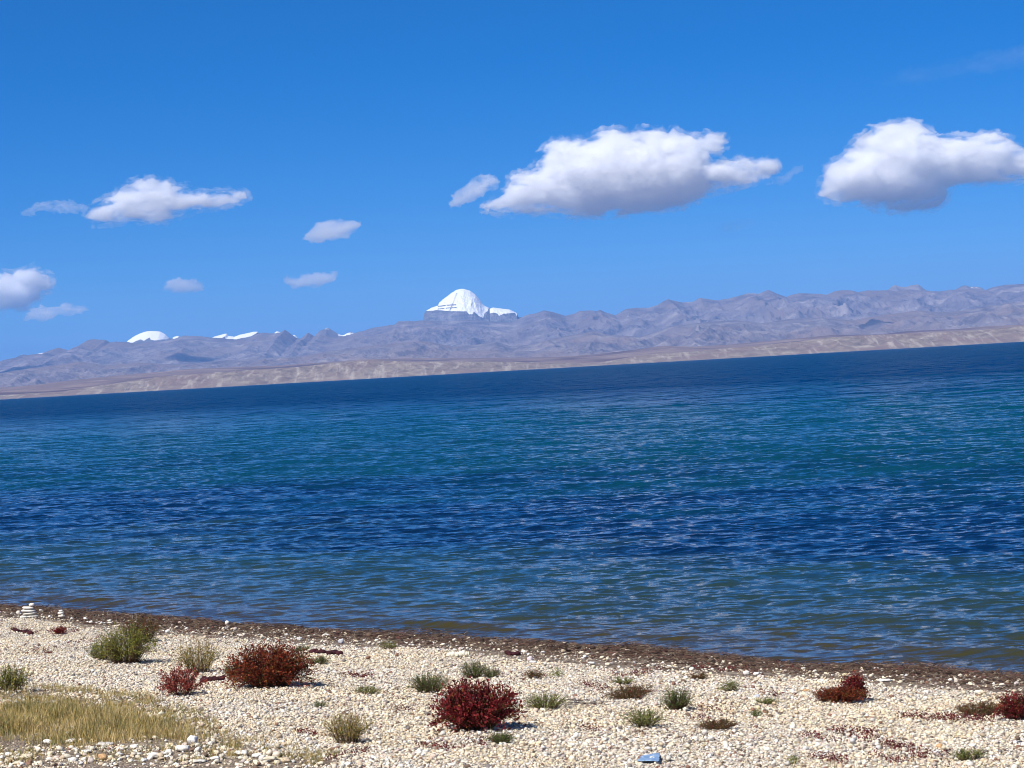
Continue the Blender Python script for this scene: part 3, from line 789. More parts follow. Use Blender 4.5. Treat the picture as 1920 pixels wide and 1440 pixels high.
# ------------------------------------------------------------ grass in the lower left corner
def ppoly(P): return np.array([ground_pt(*p)[:2] for p in P])
def scatter_poly(P, n, r):
    lo, hi = P.min(0), P.max(0)
    out = []
    while sum(len(o) for o in out) < n:
        q = r.uniform(lo, hi, (n * 3, 2)); out.append(q[in_poly(q[:, 0], q[:, 1], P)])
    q = np.concatenate(out)[:n]
    return q[:, 0], q[:, 1]
def blades(name, x, y, h, w, cols, r, mat, lean=0.25, parent=None):
    n = len(x); z = ground_z(x, y) - 0.004
    a = r.random(n) * 2 * np.pi; ln = np.abs(r.normal(0, lean, n)) + 0.03
    fa = r.random(n) * np.pi
    wd = np.stack([np.cos(fa), np.sin(fa), 0 * fa], -1) * (w * 0.5)[:, None]
    d = np.stack([np.cos(a), np.sin(a), 0 * a], -1)
    VV = []
    for u in (0, 0.4, 0.75):
        c = np.stack([x, y, z + h * u], -1) + d * (h * ln * u ** 1.8)[:, None]
        VV += [c - wd * (1 - 0.6 * u), c + wd * (1 - 0.6 * u)]
    VV.append(np.stack([x, y, z + h * (1 - 0.3 * ln ** 2)], -1) + d * (h * ln)[:, None])
    V = np.stack(VV, 1)
    tri = np.array([(0, 1, 3), (0, 3, 2), (2, 3, 5), (2, 5, 4), (4, 5, 6)])
    Fq = tri[None] + (np.arange(n) * 7)[:, None, None]
    grad = np.array([0.72, 0.72, 0.95, 0.95, 1.12, 1.12, 1.2])
    C = np.repeat(cols, 7, 0)
    return mesh_np(name, V.reshape(-1, 3), Fq.reshape(-1, 3), mat, colors=C, smooth=False, parent=parent)
GR = np.array([(0.46, 0.33, 0.12), (0.32, 0.27, 0.085), (0.58, 0.43, 0.19), (0.20, 0.20, 0.07), (0.70, 0.56, 0.31), (0.13, 0.145, 0.055)])
P1 = ppoly([(-150, 1316), (0, 1322), (100, 1314), (200, 1318), (270, 1330), (340, 1345), (400, 1362), (415, 1385), (380, 1397), (250, 1398), (150, 1404), (60, 1400), (0, 1393), (-150, 1396)])
x, y = scatter_poly(P1, 60000, r_)
dens = PN.fbm(x * 2.2, y * 2.2, 3)
dd = np.full(len(x), 9.0)
for a_, b_ in zip(P1, np.roll(P1, -1, 0)):
    ab = b_ - a_; q_ = np.clip(((x - a_[0]) * ab[0] + (y - a_[1]) * ab[1]) / (ab @ ab), 0, 1)
    dd = np.minimum(dd, np.hypot(x - a_[0] - q_ * ab[0], y - a_[1] - q_ * ab[1]))
edge_ = np.clip(dd / 0.55 + 0.7 * PN.fbm(x * 4, y * 4, 3), 0.03, 1)
k = r_.random(len(x)) < np.clip(0.85 + dens * 1.1, 0.15, 1) * edge_
x, y, dens, edge_ = x[k], y[k], dens[k], edge_[k]
tone = PN.fbm(x * 1.1 + 20, y * 1.1, 3)
ci = np.where(tone + r_.normal(0, 0.3, len(x)) > 0.12, r_.choice([1, 3, 5, 0], len(x)), r_.choice([0, 2, 1, 4, 0], len(x)))
h = r_.uniform(0.045, 0.115, len(x)) * np.clip(1 + dens * 1.4, 0.5, 1.4) * (0.55 + 0.45 * edge_)
o = blades("grass", x, y, h, r_.uniform(0.0022, 0.0042, len(x)), GR[ci] * r_.uniform(0.75, 1.2, (len(x), 1)), r_, dry_mat, 0.38)
tag(o, "olive and straw coloured grass growing at the lower left of the beach", kind="stuff")
P2 = ppoly([(-150, 1398), (400, 1400), (470, 1415), (560, 1435), (-150, 1439)])
P3 = ppoly([(-100, 1290), (130, 1290), (250, 1300), (330, 1322), (400, 1346), (430, 1376), (520, 1395), (640, 1415), (600, 1439), (430, 1420), (400, 1385), (300, 1345), (100, 1316), (-100, 1318)])
xs_, ys_ = [], []
for P_, n_ in ((P2, 3800), (P3, 13000)):
    x, y = scatter_poly(P_, n_, r_); k = PN.fbm(x * 3.1, y * 3.1, 3) + r_.normal(0, 0.1, len(x)) > 0.02
    xs_.append(x[k]); ys_.append(y[k])
# sparse dry stems over the rest of the pebbles
xb, yb = scatter_cone(9000, 10.6, 16.5, r_)
k = PN.fbm(xb * 2.1 + 8, yb * 2.1, 3) > 0.22
xs_.append(xb[k]); ys_.append(yb[k])
x, y = np.concatenate(xs_), np.concatenate(ys_)
o = blades("short_grass", x, y, r_.uniform(0.02, 0.07, len(x)), r_.uniform(0.0025, 0.0045, len(x)), GR[r_.choice(6, len(x), p=[.3, .25, .15, .15, .1, .05])] * r_.uniform(0.7, 1.15, (len(x), 1)), r_, dry_mat, 0.5)
tag(o, "thin short grass and dry stems poking between the stones", kind="stuff")

# ------------------------------------------------------------ red ground creeper between the pebbles
def leaflets(c, n_per, spread, size, cols, r, up_=0.5):
    """small leaf triangles/quads around centres c (k,3)"""
    k = len(c) * n_per
    C = np.repeat(c, n_per, 0) + r.normal(0, 1, (k, 3)) * spread
    a = r.normal(0, 1, (k, 3)); a /= np.linalg.norm(a, axis=1)[:, None]
    b = r.normal(0, 1, (k, 3)); b -= a * (a * b).sum(1)[:, None]; b /= np.linalg.norm(b, axis=1)[:, None]
    s = r.uniform(0.6, 1.3, (k, 1)) * size
    V = np.stack([C - a * s, C + b * s * 0.45, C + a * s, C - b * s * 0.45], 1)
    return V
red_c = np.array([(0.15, 0.020, 0.024), (0.10, 0.013, 0.018), (0.19, 0.04, 0.030), (0.065, 0.012, 0.014), (0.13, 0.045, 0.028)])
streaks = [((1560, 1372), (1640, 1378), 26), ((1600, 1384), (1730, 1412), 42), ((1690, 1345), (1860, 1352), 60), ((1500, 1378), (1570, 1392), 12), ((20, 1180), (62, 1190), 16), ((90, 1188), (150, 1184), 16),
           ((55, 1222), (95, 1224), 12), ((120, 1214), (190, 1196), 14), ((640, 1265), (700, 1272), 24), ((560, 1372), (585, 1380), 10), ((1080, 1286), (1140, 1290), 16), ((1300, 1350), (1330, 1352), 7), ((1270, 1328), (1370, 1336), 14),
           ((1440, 1248), (1500, 1258), 22), ((1290, 1252), (1420, 1262), 40), ((1520, 1420), (1600, 1432), 18), ((1700, 1425), (1780, 1415), 16), ((1150, 1268), (1240, 1258), 20), ((790, 1398), (850, 1406), 14), ((1640, 1420), (1700, 1434), 12),
           ((600, 1430), (680, 1410), 12), ((1100, 1366), (1140, 1378), 8), ((740, 1335), (775, 1328), 8), ((880, 1392), (930, 1402), 8), ((330, 1186), (420, 1192), 14), ((1420, 1300), (1500, 1310), 10)]
cs = []
for (a, b, n_) in streaks:
    for _ in range(n_):
        u = r_.random(); px = a[0] + (b[0] - a[0]) * u + r_.normal(0, 5); py = a[1] + (b[1] - a[1]) * u + r_.normal(0, 2.2)
        g_ = ground_pt(px, min(py, 1500)); cs.append((g_.x, g_.y, g_.z + 0.018))
cs = np.array(cs)
V = leaflets(cs, 15, np.array((0.03, 0.045, 0.010)), 0.009, None, r_)
C = np.repeat(red_c[r_.choice(5, len(V), p=[.3, .3, .15, .15, .1])], 4, 0)
o = mesh_np("ground_creeper", V.reshape(-1, 3), np.arange(len(V) * 4).reshape(-1, 4), leaf_mat, colors=C, smooth=False)
tag(o, "dark red creeping weed in thin streaks among the pebbles", kind="stuff")

# ------------------------------------------------------------ bushes
def bush(px, py, wpx, hpx, kind, label, name="bush", cat="bush", group=None, seed=0, lean=0.0, stalks=0, dense=1.0):
    """px,py: foot of the plant in the photograph; wpx,hpx its size there. The plant itself is built in metres where it stands."""
    r = np.random.default_rng(1000 + seed)
    g_ = ground_pt(px, py)
    ds = math.hypot(g_.x, g_.y, CAM_H - g_.z) / F
    Wd, Ht = wpx * ds * (1.22 if wpx < 75 else 1.04), hpx * ds * 1.1
    root = bpy.data.objects.new(name, None); col.objects.link(root)
    root.location = g_ + Vector((0, 0.28 * Wd, 0)); root.rotation_euler = (0, 0, 0)
    root.location.z = float(ground_z(root.location.x, root.location.y))
    tag(root, label, cat, group)
    K = {  # shoots per metre2-ish, leaf size, palette, probabilities, spread angle, leaf per shoot, needle
        "red":   dict(n=420, leaf=0.0115, pal=[(0.17, 0.014, 0.018), (0.24, 0.022, 0.022), (0.09, 0.009, 0.013), (0.21, 0.060, 0.020), (0.10, 0.060, 0.018)], p=[.36, .18, .24, .10, .12], lps=26, spr=1.25, asp=0.42),
        "rust":  dict(n=480, leaf=0.0105, pal=[(0.19, 0.028, 0.013), (0.25, 0.052, 0.016), (0.10, 0.014, 0.012), (0.17, 0.075, 0.018), (0.075, 0.055, 0.016)], p=[.32, .22, .2, .16, .10], lps=26, spr=1.25, asp=0.42),
        "pinkred": dict(n=190, leaf=0.0115, pal=[(0.26, 0.045, 0.035), (0.36, 0.11, 0.085), (0.15, 0.022, 0.020), (0.30, 0.065, 0.040)], p=[.35, .15, .25, .25], lps=24, spr=1.2, asp=0.40),
        "green": dict(n=420, leaf=0.012, pal=[(0.21, 0.215, 0.030), (0.29, 0.265, 0.050), (0.095, 0.12, 0.022), (0.34, 0.27, 0.07), (0.055, 0.080, 0.026)], p=[.3, .22, .24, .1, .14], lps=20, spr=1.15, asp=0.2),
        "olive": dict(n=220, leaf=0.011, pal=[(0.25, 0.21, 0.040), (0.40, 0.29, 0.08), (0.095, 0.105, 0.026), (0.38, 0.27, 0.11)], p=[.3, .3, .22, .18], lps=18, spr=1.0, asp=0.2),
        "brown": dict(n=300, leaf=0.011, pal=[(0.14, 0.065, 0.028), (0.10, 0.078, 0.024), (0.17, 0.040, 0.025), (0.20, 0.14, 0.06), (0.06, 0.05, 0.018)], p=[.28, .26, .16, .15, .15], lps=22, spr=1.1, asp=0.28),
        "dark":  dict(n=560, leaf=0.010, pal=[(0.075, 0.115, 0.026), (0.13, 0.175, 0.036), (0.035, 0.052, 0.018), (0.17, 0.18, 0.06)], p=[.35, .25, .25, .15], lps=16, spr=1.15, asp=0.2),
        "lime":  dict(n=330, leaf=0.010, pal=[(0.14, 0.18, 0.035), (0.23, 0.26, 0.055), (0.07, 0.10, 0.024), (0.32, 0.29, 0.09)], p=[.35, .25, .25, .15], lps=14, spr=1.2, asp=0.25),
    }[kind]
    n = int(max(14, K["n"] * dense * (wpx / 150.0) ** 1.2))
    # shoot directions over a dome
    ph = r.random(n) * 2 * np.pi; ct = r.random(n) ** 0.85
    th = (1 - ct) * K["spr"] * 1.25 + 0.02
    L = r.uniform(0.72, 1.05, n)
    br = np.sqrt(r.random(n)) * 0.22; base = np.stack([br * np.cos(ph) * Wd, br * np.sin(ph) * Wd * 0.7, np.zeros(n)], -1)
    tip = np.stack([np.sin(np.minimum(th * 1.35, 1.57)) * np.cos(ph) * Wd * 0.52 + lean * Ht * ct, np.sin(th) * np.sin(ph) * Wd * 0.40, np.cos(th) * Ht * 0.98 + 0.01], -1) * L[:, None] + base * 0.45
    tip[:, 0] = np.clip(tip[:, 0], -0.56 * Wd, 0.56 * Wd)
    lps = K["lps"]
    u = r.uniform(0.10, 1.0, (n, lps)) ** 0.8
    bend = np.stack([0 * u, 0 * u, 0.18 * Ht * np.sin(u * np.pi) * np.sin(th)[:, None]], -1)
    C = base[:, None] + (tip - base)[:, None] * u[..., None] + bend
    C = C.reshape(-1, 3) + r.normal(0, 0.006 + 0.012 * Ht, (n * lps, 3))
    C[:, 2] = np.maximum(C[:, 2], 0.004)
    d = ((tip - base) / (np.linalg.norm(tip - base, axis=1)[:, None] + 1e-9))
    D_ = np.repeat(d, lps, 0) + r.normal(0, 0.65, (n * lps, 3)); D_ /= np.linalg.norm(D_, axis=1)[:, None]
    Sd = np.cross(D_, r.normal(0, 1, (n * lps, 3))); Sd /= np.linalg.norm(Sd, axis=1)[:, None] + 1e-9
    s = (K["leaf"] * r.uniform(0.55, 1.25, n * lps) * min(1.15, 0.55 + Ht * 1.9))[:, None]
    V = np.stack([C - D_ * s, C + Sd * s * K["asp"], C + D_ * s, C - Sd * s * K["asp"]], 1)
    pal = np.array(K["pal"])
    shoot_c = r.choice(len(pal), n, p=K["p"])
    ci = np.where(r.random(n * lps) < 0.55, np.repeat(shoot_c, lps), r.choice(len(pal), n * lps, p=K["p"]))
    Cc = np.repeat(pal[ci] * r.uniform(0.75, 1.2, (n * lps, 1)), 4, 0)
    mesh_np("foliage", V.reshape(-1, 3), np.arange(len(V) * 4).reshape(-1, 4), leaf_mat, colors=Cc, smooth=False, parent=root)
    # woody shoots
    def tubes(B, T, rad, cc, nm):
        n_ = len(B); ax = T - B; ln = np.linalg.norm(ax, axis=1)[:, None]; ax = ax / (ln + 1e-9)
        p1 = np.cross(ax, np.array((0.3, 0.1, 1.0))); p1 /= np.linalg.norm(p1, axis=1)[:, None] + 1e-9; p2 = np.cross(ax, p1)
        rings = []
        for uu, rr2 in ((0.0, 1.0), (0.5, 0.75), (1.0, 0.3)):
            c_ = B + (T - B) * uu; c_[:, 2] += 0.18 * Ht * math.sin(uu * math.pi) * (1 if nm == "stems" else 0.25) * np.sqrt(np.clip(1 - ax[:, 2] ** 2, 0, 1))
            for q in range(3):
                an = q * 2.094
                rings.append(c_ + (p1 * math.cos(an) + p2 * math.sin(an)) * rad * rr2)
        V_ = np.stack(rings, 1)
        q_ = np.array([(3 * a_ + b_, 3 * a_ + (b_ + 1) % 3, 3 * a_ + 3 + (b_ + 1) % 3, 3 * a_ + 3 + b_) for a_ in range(2) for b_ in range(3)])
        Q_ = q_[None] + (np.arange(n_) * 9)[:, None, None]
        mesh_np(nm, V_.reshape(-1, 3), Q_.reshape(-1, 4), dry_mat, colors=np.repeat(cc, 9, 0), parent=root)
    B = T = pal2 = None
    if stalks:
        B = np.stack([r.normal(0, 0.30, stalks) * Wd * 0.6, r.normal(0, 0.1, stalks) * Wd, 0 * np.zeros(stalks)], -1)
        T = B + np.stack([r.normal(0, 0.16, stalks) * Ht, r.normal(0, 0.1, stalks) * Ht, r.uniform(0.95, 1.4, stalks) * Ht], -1)
        pal2 = np.array([(0.42, 0.30, 0.16), (0.28, 0.14, 0.07), (0.34, 0.26, 0.11)])[r.integers(0, 3, stalks)]
    if wpx > 28:
        wood = np.array([(0.10, 0.05, 0.035), (0.14, 0.08, 0.045), (0.07, 0.045, 0.03)])[r.integers(0, 3, n)]
        if 0 < stalks < 10:
            tubes(np.vstack([base, B]), np.vstack([tip * 0.97, T]), 0.0016, np.vstack([wood, pal2]), "stems")
        else:
            tubes(base, tip * 0.97, 0.0016, wood, "stems")
    if stalks >= 10:
        tubes(B, T, 0.0018, pal2, "stalks")
    return root

BU = [
 (232, 1247, 118, 68, "green", "broad olive-green bush with brown tips, tallest of the green bushes on the left", "bush", 0),
 (186, 1239, 44, 34, "dark", "small dark green tuft hugging the left foot of the broad olive-green bush", "bush", 0),
 (262, 1208, 80, 46, "brown", "brown and green bush close to the wrack line, behind the broad olive-green bush", "bush", 4),
 (368, 1265, 92, 58, "olive", "yellowish loose bush between the broad green one and the widest red-brown bush", "bush", 26),
 (503, 1292, 152, 76, "rust", "widest red-brown bush, box shaped and dense", "bush", 0),
 (437, 1272, 34, 26, "dark", "dark green tuft under the left side of the widest red-brown bush", "bush", 0),
 (337, 1308, 84, 52, "pinkred", "small open pinkish red bush in front of the yellowish bush", "bush", 0),
 (893, 1374, 152, 86, "red", "deep crimson dome-shaped bush alone in the middle of the beach", "bush", 0),
 (648, 1397, 92, 52, "olive", "sparse green bush with reddish upright twigs, nearest the bottom edge", "bush", 34),
 (804, 1301, 64, 36, "dark", "spiky dark green tuft just behind and left of the crimson bush", "bush", 3),
 (888, 1273, 46, 29, "dark", "upright dark green tuft beyond the crimson bush, the taller of a touching pair", "bush", 3),
 (922, 1272, 30, 16, "dark", "lower dark green tuft touching the right side of the taller one", "bush", 0),
 (1002, 1274, 36, 13, "brown", "tiny brownish green cushion second from the wrack, right of the touching pair of tufts", "bush", 0),
 (1045, 1271, 26, 18, "lime", "tiny sprig with yellowish shoots standing near the wrack line", "bush", 3),
 (1023, 1333, 74, 30, "lime", "pale yellow-green spreading plant to the right of the crimson bush", "bush", 0),
 (1168, 1285, 42, 12, "lime", "flat grey-green mat behind the wide brownish creeping plant", "bush", 0),
 (1183, 1313, 92, 24, "brown", "wide brownish creeping plant left of the compact green tuft", "bush", 4),
 (1270, 1333, 54, 38, "dark", "compact green tuft with a dark heart on the right half of the beach", "bush", 2),
 (1209, 1367, 68, 34, "lime", "bright leafy green tuft nearer the camera than the compact one", "bush", 0),
 (1371, 1298, 36, 20, "lime", "little forked green sprig right of the compact green tuft", "bush", 0),
 (1438, 1322, 38, 10, "lime", "low dull green scrap beside a bluish stone", "bush", 0),
 (1348, 1371, 64, 15, "brown", "flat brown-green mat right of the bright leafy tuft", "bush", 0),
 (1312, 1275, 34, 9, "brown", "low straw-brown scrap at the lower edge of the wrack", "bush", 0),
 (1418, 1345, 20, 10, "dark", "tiny dark sprout alone on the pebbles right of centre", "bush", 0),
 (1580, 1320, 86, 26, "rust", "low spreading skirt of the peaked red plant near the wrack", "bush", 0),
 (1598, 1316, 44, 49, "red", "peaked red plant with a leaning crown standing by the wrack on the right", "bush", 3),
 (1842, 1345, 82, 24, "brown", "low brown and red scrub trailing left of the red plant at the right edge", "bush", 0),
 (1908, 1353, 54, 46, "red", "upright red plant cut by the right edge of the picture", "bush", 3),
 (14, 1298, 66, 44, "green", "green and orange bush cut by the left edge of the picture", "bush", 5),
 (686, 1303, 44, 13, "lime", "faint grey-green mat in front and right of the widest red-brown bush", "bush", 0),
 (941, 1396, 46, 18, "dark", "small bluish green tuft below the crimson bush", "bush", 0),
 (1820, 1428, 56, 18, "lime", "yellowish low tuft at the lower right corner of the beach", "bush", 0),
 (596, 1247, 36, 14, "dark", "small dark green scrap right of the widest red-brown bush", "bush", 0),
 (565, 1222, 30, 9, "dark", "low green mat just behind the widest red-brown bush", "bush", 0),
 (728, 1218, 34, 14, "lime", "grey-green tuft growing in the brown wrack left of the long white stone", "bush", 0),
 (1487, 1434, 22, 14, "lime", "small light green sprout near the bottom edge, right of the blue plastic", "bush", 0),
 (110, 1190, 26, 12, "red", "small purplish weed right of the dark red creeper below the large cairn", "bush", 0),
 (600, 1327, 22, 8, "dark", "tiny green dash between the widest red-brown bush and the sparse twiggy bush", "bush", 0),
]
for i, (px, py, w, h, kind, lab, nm, st) in enumerate(BU):
    bush(px, py, w, h, kind, lab, seed=i, stalks=st, lean=0.25 if i == 25 else 0.0, group="plants growing on the pebble beach", name="bush" if w > 60 else "weed_tuft", cat="bush" if w > 60 else "weed tuft", dense=1.0)

# dark rope-like weed clumps
def clump(px0, py0, px1, py1, n, label):
    r = np.random.default_rng(int(px0)); v, f = subdiv(*icosa()); VV, FF, CC = [], [], []; k = 0
    n = n * 2
    for i in range(n):
        u = (i + 0.5) / n; g_ = ground_pt(px0 + (px1 - px0) * u + r.normal(0, 0.5), py0 + (py1 - py0) * u + r.normal(0, 1))
        s = r.uniform(0.016, 0.026)
        w = v * (1 + r.normal(0, 0.16, (len(v), 1))) * np.array((1.2, 1.0, 0.95)) * s + np.array((g_.x, g_.y, g_.z + s * 0.7))
        VV.append(w); FF.append(f + k); k += len(v); CC.append(np.tile(np.array((0.045, 0.010, 0.014)) * r.uniform(0.7, 1.5), (len(v), 1)))
    # fine leaflets over the lumps
    o = mesh_np("weeds", np.vstack(VV), np.vstack(FF), tint_mat("purple_weed", 0.9, (120, 1.0, 0.01)), colors=np.vstack(CC))
    return tag(o, label, kind="stuff")
clump(378, 1277, 420, 1275, 8, "knobbly dark purple weed between the pinkish red bush and the widest red-brown bush")
clump(582, 1224, 640, 1229, 9, "line of dark purple weed behind and right of the widest red-brown bush")
clump(24, 1183, 60, 1190, 7, "dark purple trailing weed below the large cairn")
clump(950, 1228, 975, 1229, 5, "dark brown lump of weed in the wrack right of the long white stone")

# ------------------------------------------------------------ single stones
SV, SF = subdiv(*subdiv(*icosa()))
SN = Perlin(77)
def stone(px, py, wpx, hpx, label, colr=(0.66, 0.60, 0.50), group=None, seed=0, lift=0.0, depth=None, yaw=0.0, tilt=0.0, angular=0.16, base_pt=None, name="stone"):
    r = np.random.default_rng(5000 + seed)
    g_ = base_pt if base_pt is not None else ground_pt(px, py)
    ds = math.hypot(g_.x, g_.y, CAM_H - g_.z) / F
    a, c = wpx * ds * 0.5, hpx * ds * 0.5
    b = depth if depth is not None else a * 0.85
    o3 = r.uniform(-40, 40, 3)
    v = SV.copy()
    n1 = SN(v[:, 0] * 1.3 + o3[0], v[:, 1] * 1.3 + v[:, 2] * 0.9 + o3[1]); n2_ = SN(v[:, 0] * 3 + o3[1], v[:, 2] * 3 - v[:, 1] + o3[2])
    v = v * (1 + angular * 1.6 * n1 + angular * 0.6 * n2_)[:, None]
    v = np.sign(v) * np.abs(v) ** 0.88
    v = v / np.abs(v).max(0) * np.array((a, b, c))
    ct_, st_ = math.cos(tilt), math.sin(tilt)
    v = v @ np.array(((ct_, 0, st_), (0, 1, 0), (-st_, 0, ct_)))
    cy, sy = math.cos(yaw), math.sin(yaw)
    v = v @ np.array(((cy, sy, 0), (-sy, cy, 0), (0, 0, 1)))
    v[:, 2] -= v[:, 2].min()
    cc = np.tile(np.array(colr), (len(v), 1)) * (1 + 0.18 * SN(SV[:, 0] * 4 + o3[0], SV[:, 2] * 4 + SV[:, 1])[:, None])
    o = mesh_np(name, v, SF, stone_mat, colors=cc)
    o.location = g_ + Vector((0, b * 0.8 if base_pt is None else 0, lift - (0.18 * c if lift == 0 else 0)))
    return tag(o, label, "stone", group), v[:, 2].max()
def cairn(px, py, stones, where, group):
    """stones stacked one on another: (width px, height px, sideways px, label)"""
    g_ = ground_pt(px, py); ds = g_.length / F; z = 0.0
    for i, (w, h, dx, lab, ti) in enumerate(stones):
        p_ = Vector((g_.x + dx * ds, g_.y + 0.02, g_.z))
        o, hh = stone(px, py, w, h, lab, (0.74, 0.70, 0.61), group, int(px) + i * 7, lift=z, base_pt=p_, tilt=ti, angular=0.10)
        z += hh * 0.93
GC = "stones stacked in little cairns by the water"
cairn(54, 1158, [(30, 5, 2, "bottom flat stone of the large cairn", 0.0), (27, 5.5, 1, "second flat stone from the bottom of the large cairn", 0.06), (28, 5.5, -1, "middle flat stone of the large cairn", -0.05), (21, 5, -1, "long flat stone second from the top of the large cairn", -0.1), (11, 6, 6, "small round stone on top of the large cairn", 0.0)], "", GC)
stone(34, 1153, 9, 9, "tilted pale stone leaning at the left side of the large cairn", (0.72, 0.67, 0.58), GC, 301, tilt=0.8)
stone(43, 1160, 14, 6, "low pale stone at the left foot of the large cairn", (0.72, 0.68, 0.58), GC, 302)
cairn(114, 1158, [(13, 5.5, 1, "bottom stone of the three-stone cairn right of the large one", 0.0), (12, 6.0, 0, "middle stone of the three-stone cairn right of the large one", 0.08), (8, 3.5, 0, "little cap stone of the three-stone cairn right of the large one", 0.0)], "", GC)
cairn(205, 1170, [(11, 4, 0, "lower stone of the low two-stone pile left of the brown and green bush", 0.0), (8, 4.5, 0, "upper stone of the low two-stone pile left of the brown and green bush", 0.0)], "", GC)
cairn(425, 1179, [(9, 7, 1, "lower white stone of the upright pair standing in the wrack", 0.1), (8, 9, 1, "upper white stone balanced on the upright pair in the wrack", -0.5)], "", GC)
GS = "loose stones on the beach"
W_, C_, O_, G_ = (0.76, 0.73, 0.66), (0.68, 0.60, 0.45), (0.55, 0.34, 0.17), (0.50, 0.50, 0.52)
ST = [
 (192, 1426, 19, 13, O_, "orange-brown boulder-like stone among the white ones in the lower left corner"),
 (288, 1423, 24, 13, W_, "rounded white stone, biggest of those in front of the grass"),
 (341, 1410, 27, 13, W_, "wide white stone with a sharp ridge at the lower right end of the grass"),
 (360, 1396, 20, 18, (0.70, 0.70, 0.70), "upright grey-white stone sticking up at the right end of the grass"),
 (47, 1424, 26, 10, C_, "wide cream stone in the bottom left corner"),
 (88, 1396, 19, 10, W_, "pointed white stone at the front edge of the grass"),
 (131, 1394, 22, 8, W_, "flat pale stone half hidden in the front edge of the grass"),
 (135, 1430, 19, 10, W_, "egg-like white stone left of the orange-brown one"),
 (94, 1417, 16, 8, C_, "small cream stone behind the egg-like white one"),
 (161, 1413, 20, 7, W_, "flat whitish stone behind the orange-brown one"),
 (221, 1419, 13, 7, C_, "small cream stone just right of the orange-brown one"),
 (195, 1400, 34, 7, (0.60, 0.56, 0.50), "long low grey-cream stone half buried in front of the grass"),
 (258, 1423, 12, 7, C_, "small yellowish stone left of the biggest white one"),
 (316, 1416, 16, 11, W_, "round white stone between the biggest white one and the ridged one"),
 (346, 1424, 22, 9, C_, "cream stone in front of the ridged white one"),
 (371, 1431, 30, 7, (0.62, 0.60, 0.54), "long pale stone lying flat near the bottom edge"),
 (452, 1418, 28, 10, W_, "broad white stone left of the sparse twiggy bush"),
 (430, 1411, 20, 9, C_, "yellowish stone behind the broad white one, left of the twiggy bush"),
 (482, 1422, 22, 10, W_, "smooth white stone right of the broad white one near the bottom edge"),
 (505, 1428, 26, 10, C_, "cream stone with a flat top in front of the twiggy bush"),
 (534, 1430, 22, 10, (0.60, 0.48, 0.33), "tan stone furthest right in the row of stones near the bottom edge"),
 (402, 1426, 18, 8, W_, "small white stone near the bottom edge left of the broad white one"),
 (15, 1418, 16, 8, W_, "small white stone at the very left of the bottom corner"),
 (126, 1380, 16, 9, (0.55, 0.54, 0.52), "grey-white stone peeping out of the grass"),
 (68, 1408, 12, 5, C_, "small cream stone behind the wide cream stone at the bottom left"),
 (330, 1437, 14, 6, W_, "little white stone at the bottom edge below the ridged white one"),
 (30, 1436, 26, 7, C_, "pale low stone touching the bottom edge at the left"),
 (250, 1404, 18, 8, W_, "white stone at the foot of the grass behind the biggest white one"),
 (1643, 1259, 14, 8, W_, "oval white stone on the seaward side of the wrack, right of the peaked red plant"),
 (1794, 1283, 8, 13, (0.74, 0.66, 0.54), "upright pinkish stone standing in the wrack near the right edge"),
 (1660, 1279, 30, 5, W_, "long thin white driftwood stick lying in the wrack below the oval white stone"),  # a driftwood stick, modelled with the stone shape
 (1512, 1297, 15, 5, O_, "flat tan stone left of the peaked red plant"),
 (1400, 1266, 13, 9, W_, "white stone at the lower edge of the wrack behind the forked green sprig"),
 (1283, 1263, 10, 6, W_, "small white stone in the wrack above the compact green tuft"),
 (1737, 1300, 13, 6, W_, "whitish stone just below the wrack, left one of two near the right edge"),
 (1763, 1404, 13, 11, O_, "round orange stone in the lower right of the beach"),
 (994, 1240, 12, 10, (0.62, 0.55, 0.56), "lilac-grey stone at the lower edge of the wrack, right of the dark lump"),
 (1000, 1244, 16, 5, W_, "flat white stone touching the lilac-grey one"),
 (562, 1202, 10, 8, G_, "bluish grey stone-like blob in the wrack behind the widest red-brown bush"),  # small blob of unclear material, built as a stone
 (640, 1207, 12, 10, G_, "larger bluish grey stone-like blob in the wrack, left of the grey-green tuft"),  # second blob of unclear material, same stone shape
 (612, 1193, 17, 5, W_, "white stone at the water's edge beyond the widest red-brown bush"),
 (667, 1204, 10, 5, C_, "small cream stone in the wrack right of the bluish grey blobs"),
 (1620, 1282, 12, 5, W_, "whitish pebble-sized stone under the crown of the peaked red plant"),
 (1585, 1268, 12, 6, (0.70, 0.62, 0.40), "yellowish stone at the tip of the peaked red plant"),
 (1420, 1309, 12, 8, (0.55, 0.58, 0.66), "bluish white stone left of the low dull green scrap"),
 (600, 1436, 16, 8, C_, "cream stone at the bottom edge right of the twiggy bush's foot"),
 (650, 1437, 20, 8, W_, "white stone at the bottom edge in the middle of the left half"),
 (1660, 1293, 9, 5, W_, "small bright stone in the wrack below the driftwood stick"),
 (1835, 1301, 11, 7, W_, "whitish stone just below the wrack, right one of two near the right edge"),
 (1110, 1246, 16, 5, W_, "white stone at the lower edge of the wrack left of the red weed streak"),
 (1140, 1248, 11, 6, C_, "cream stone beside the white one at the lower edge of the wrack"),
]
for i, (px, py, w, h, c, lab) in enumerate(ST):
    stone(px, py, w, h, lab, c, GS, i, yaw=random.uniform(-0.5, 0.5), tilt=random.uniform(-0.15, 0.15), angular=0.2, lift=0)
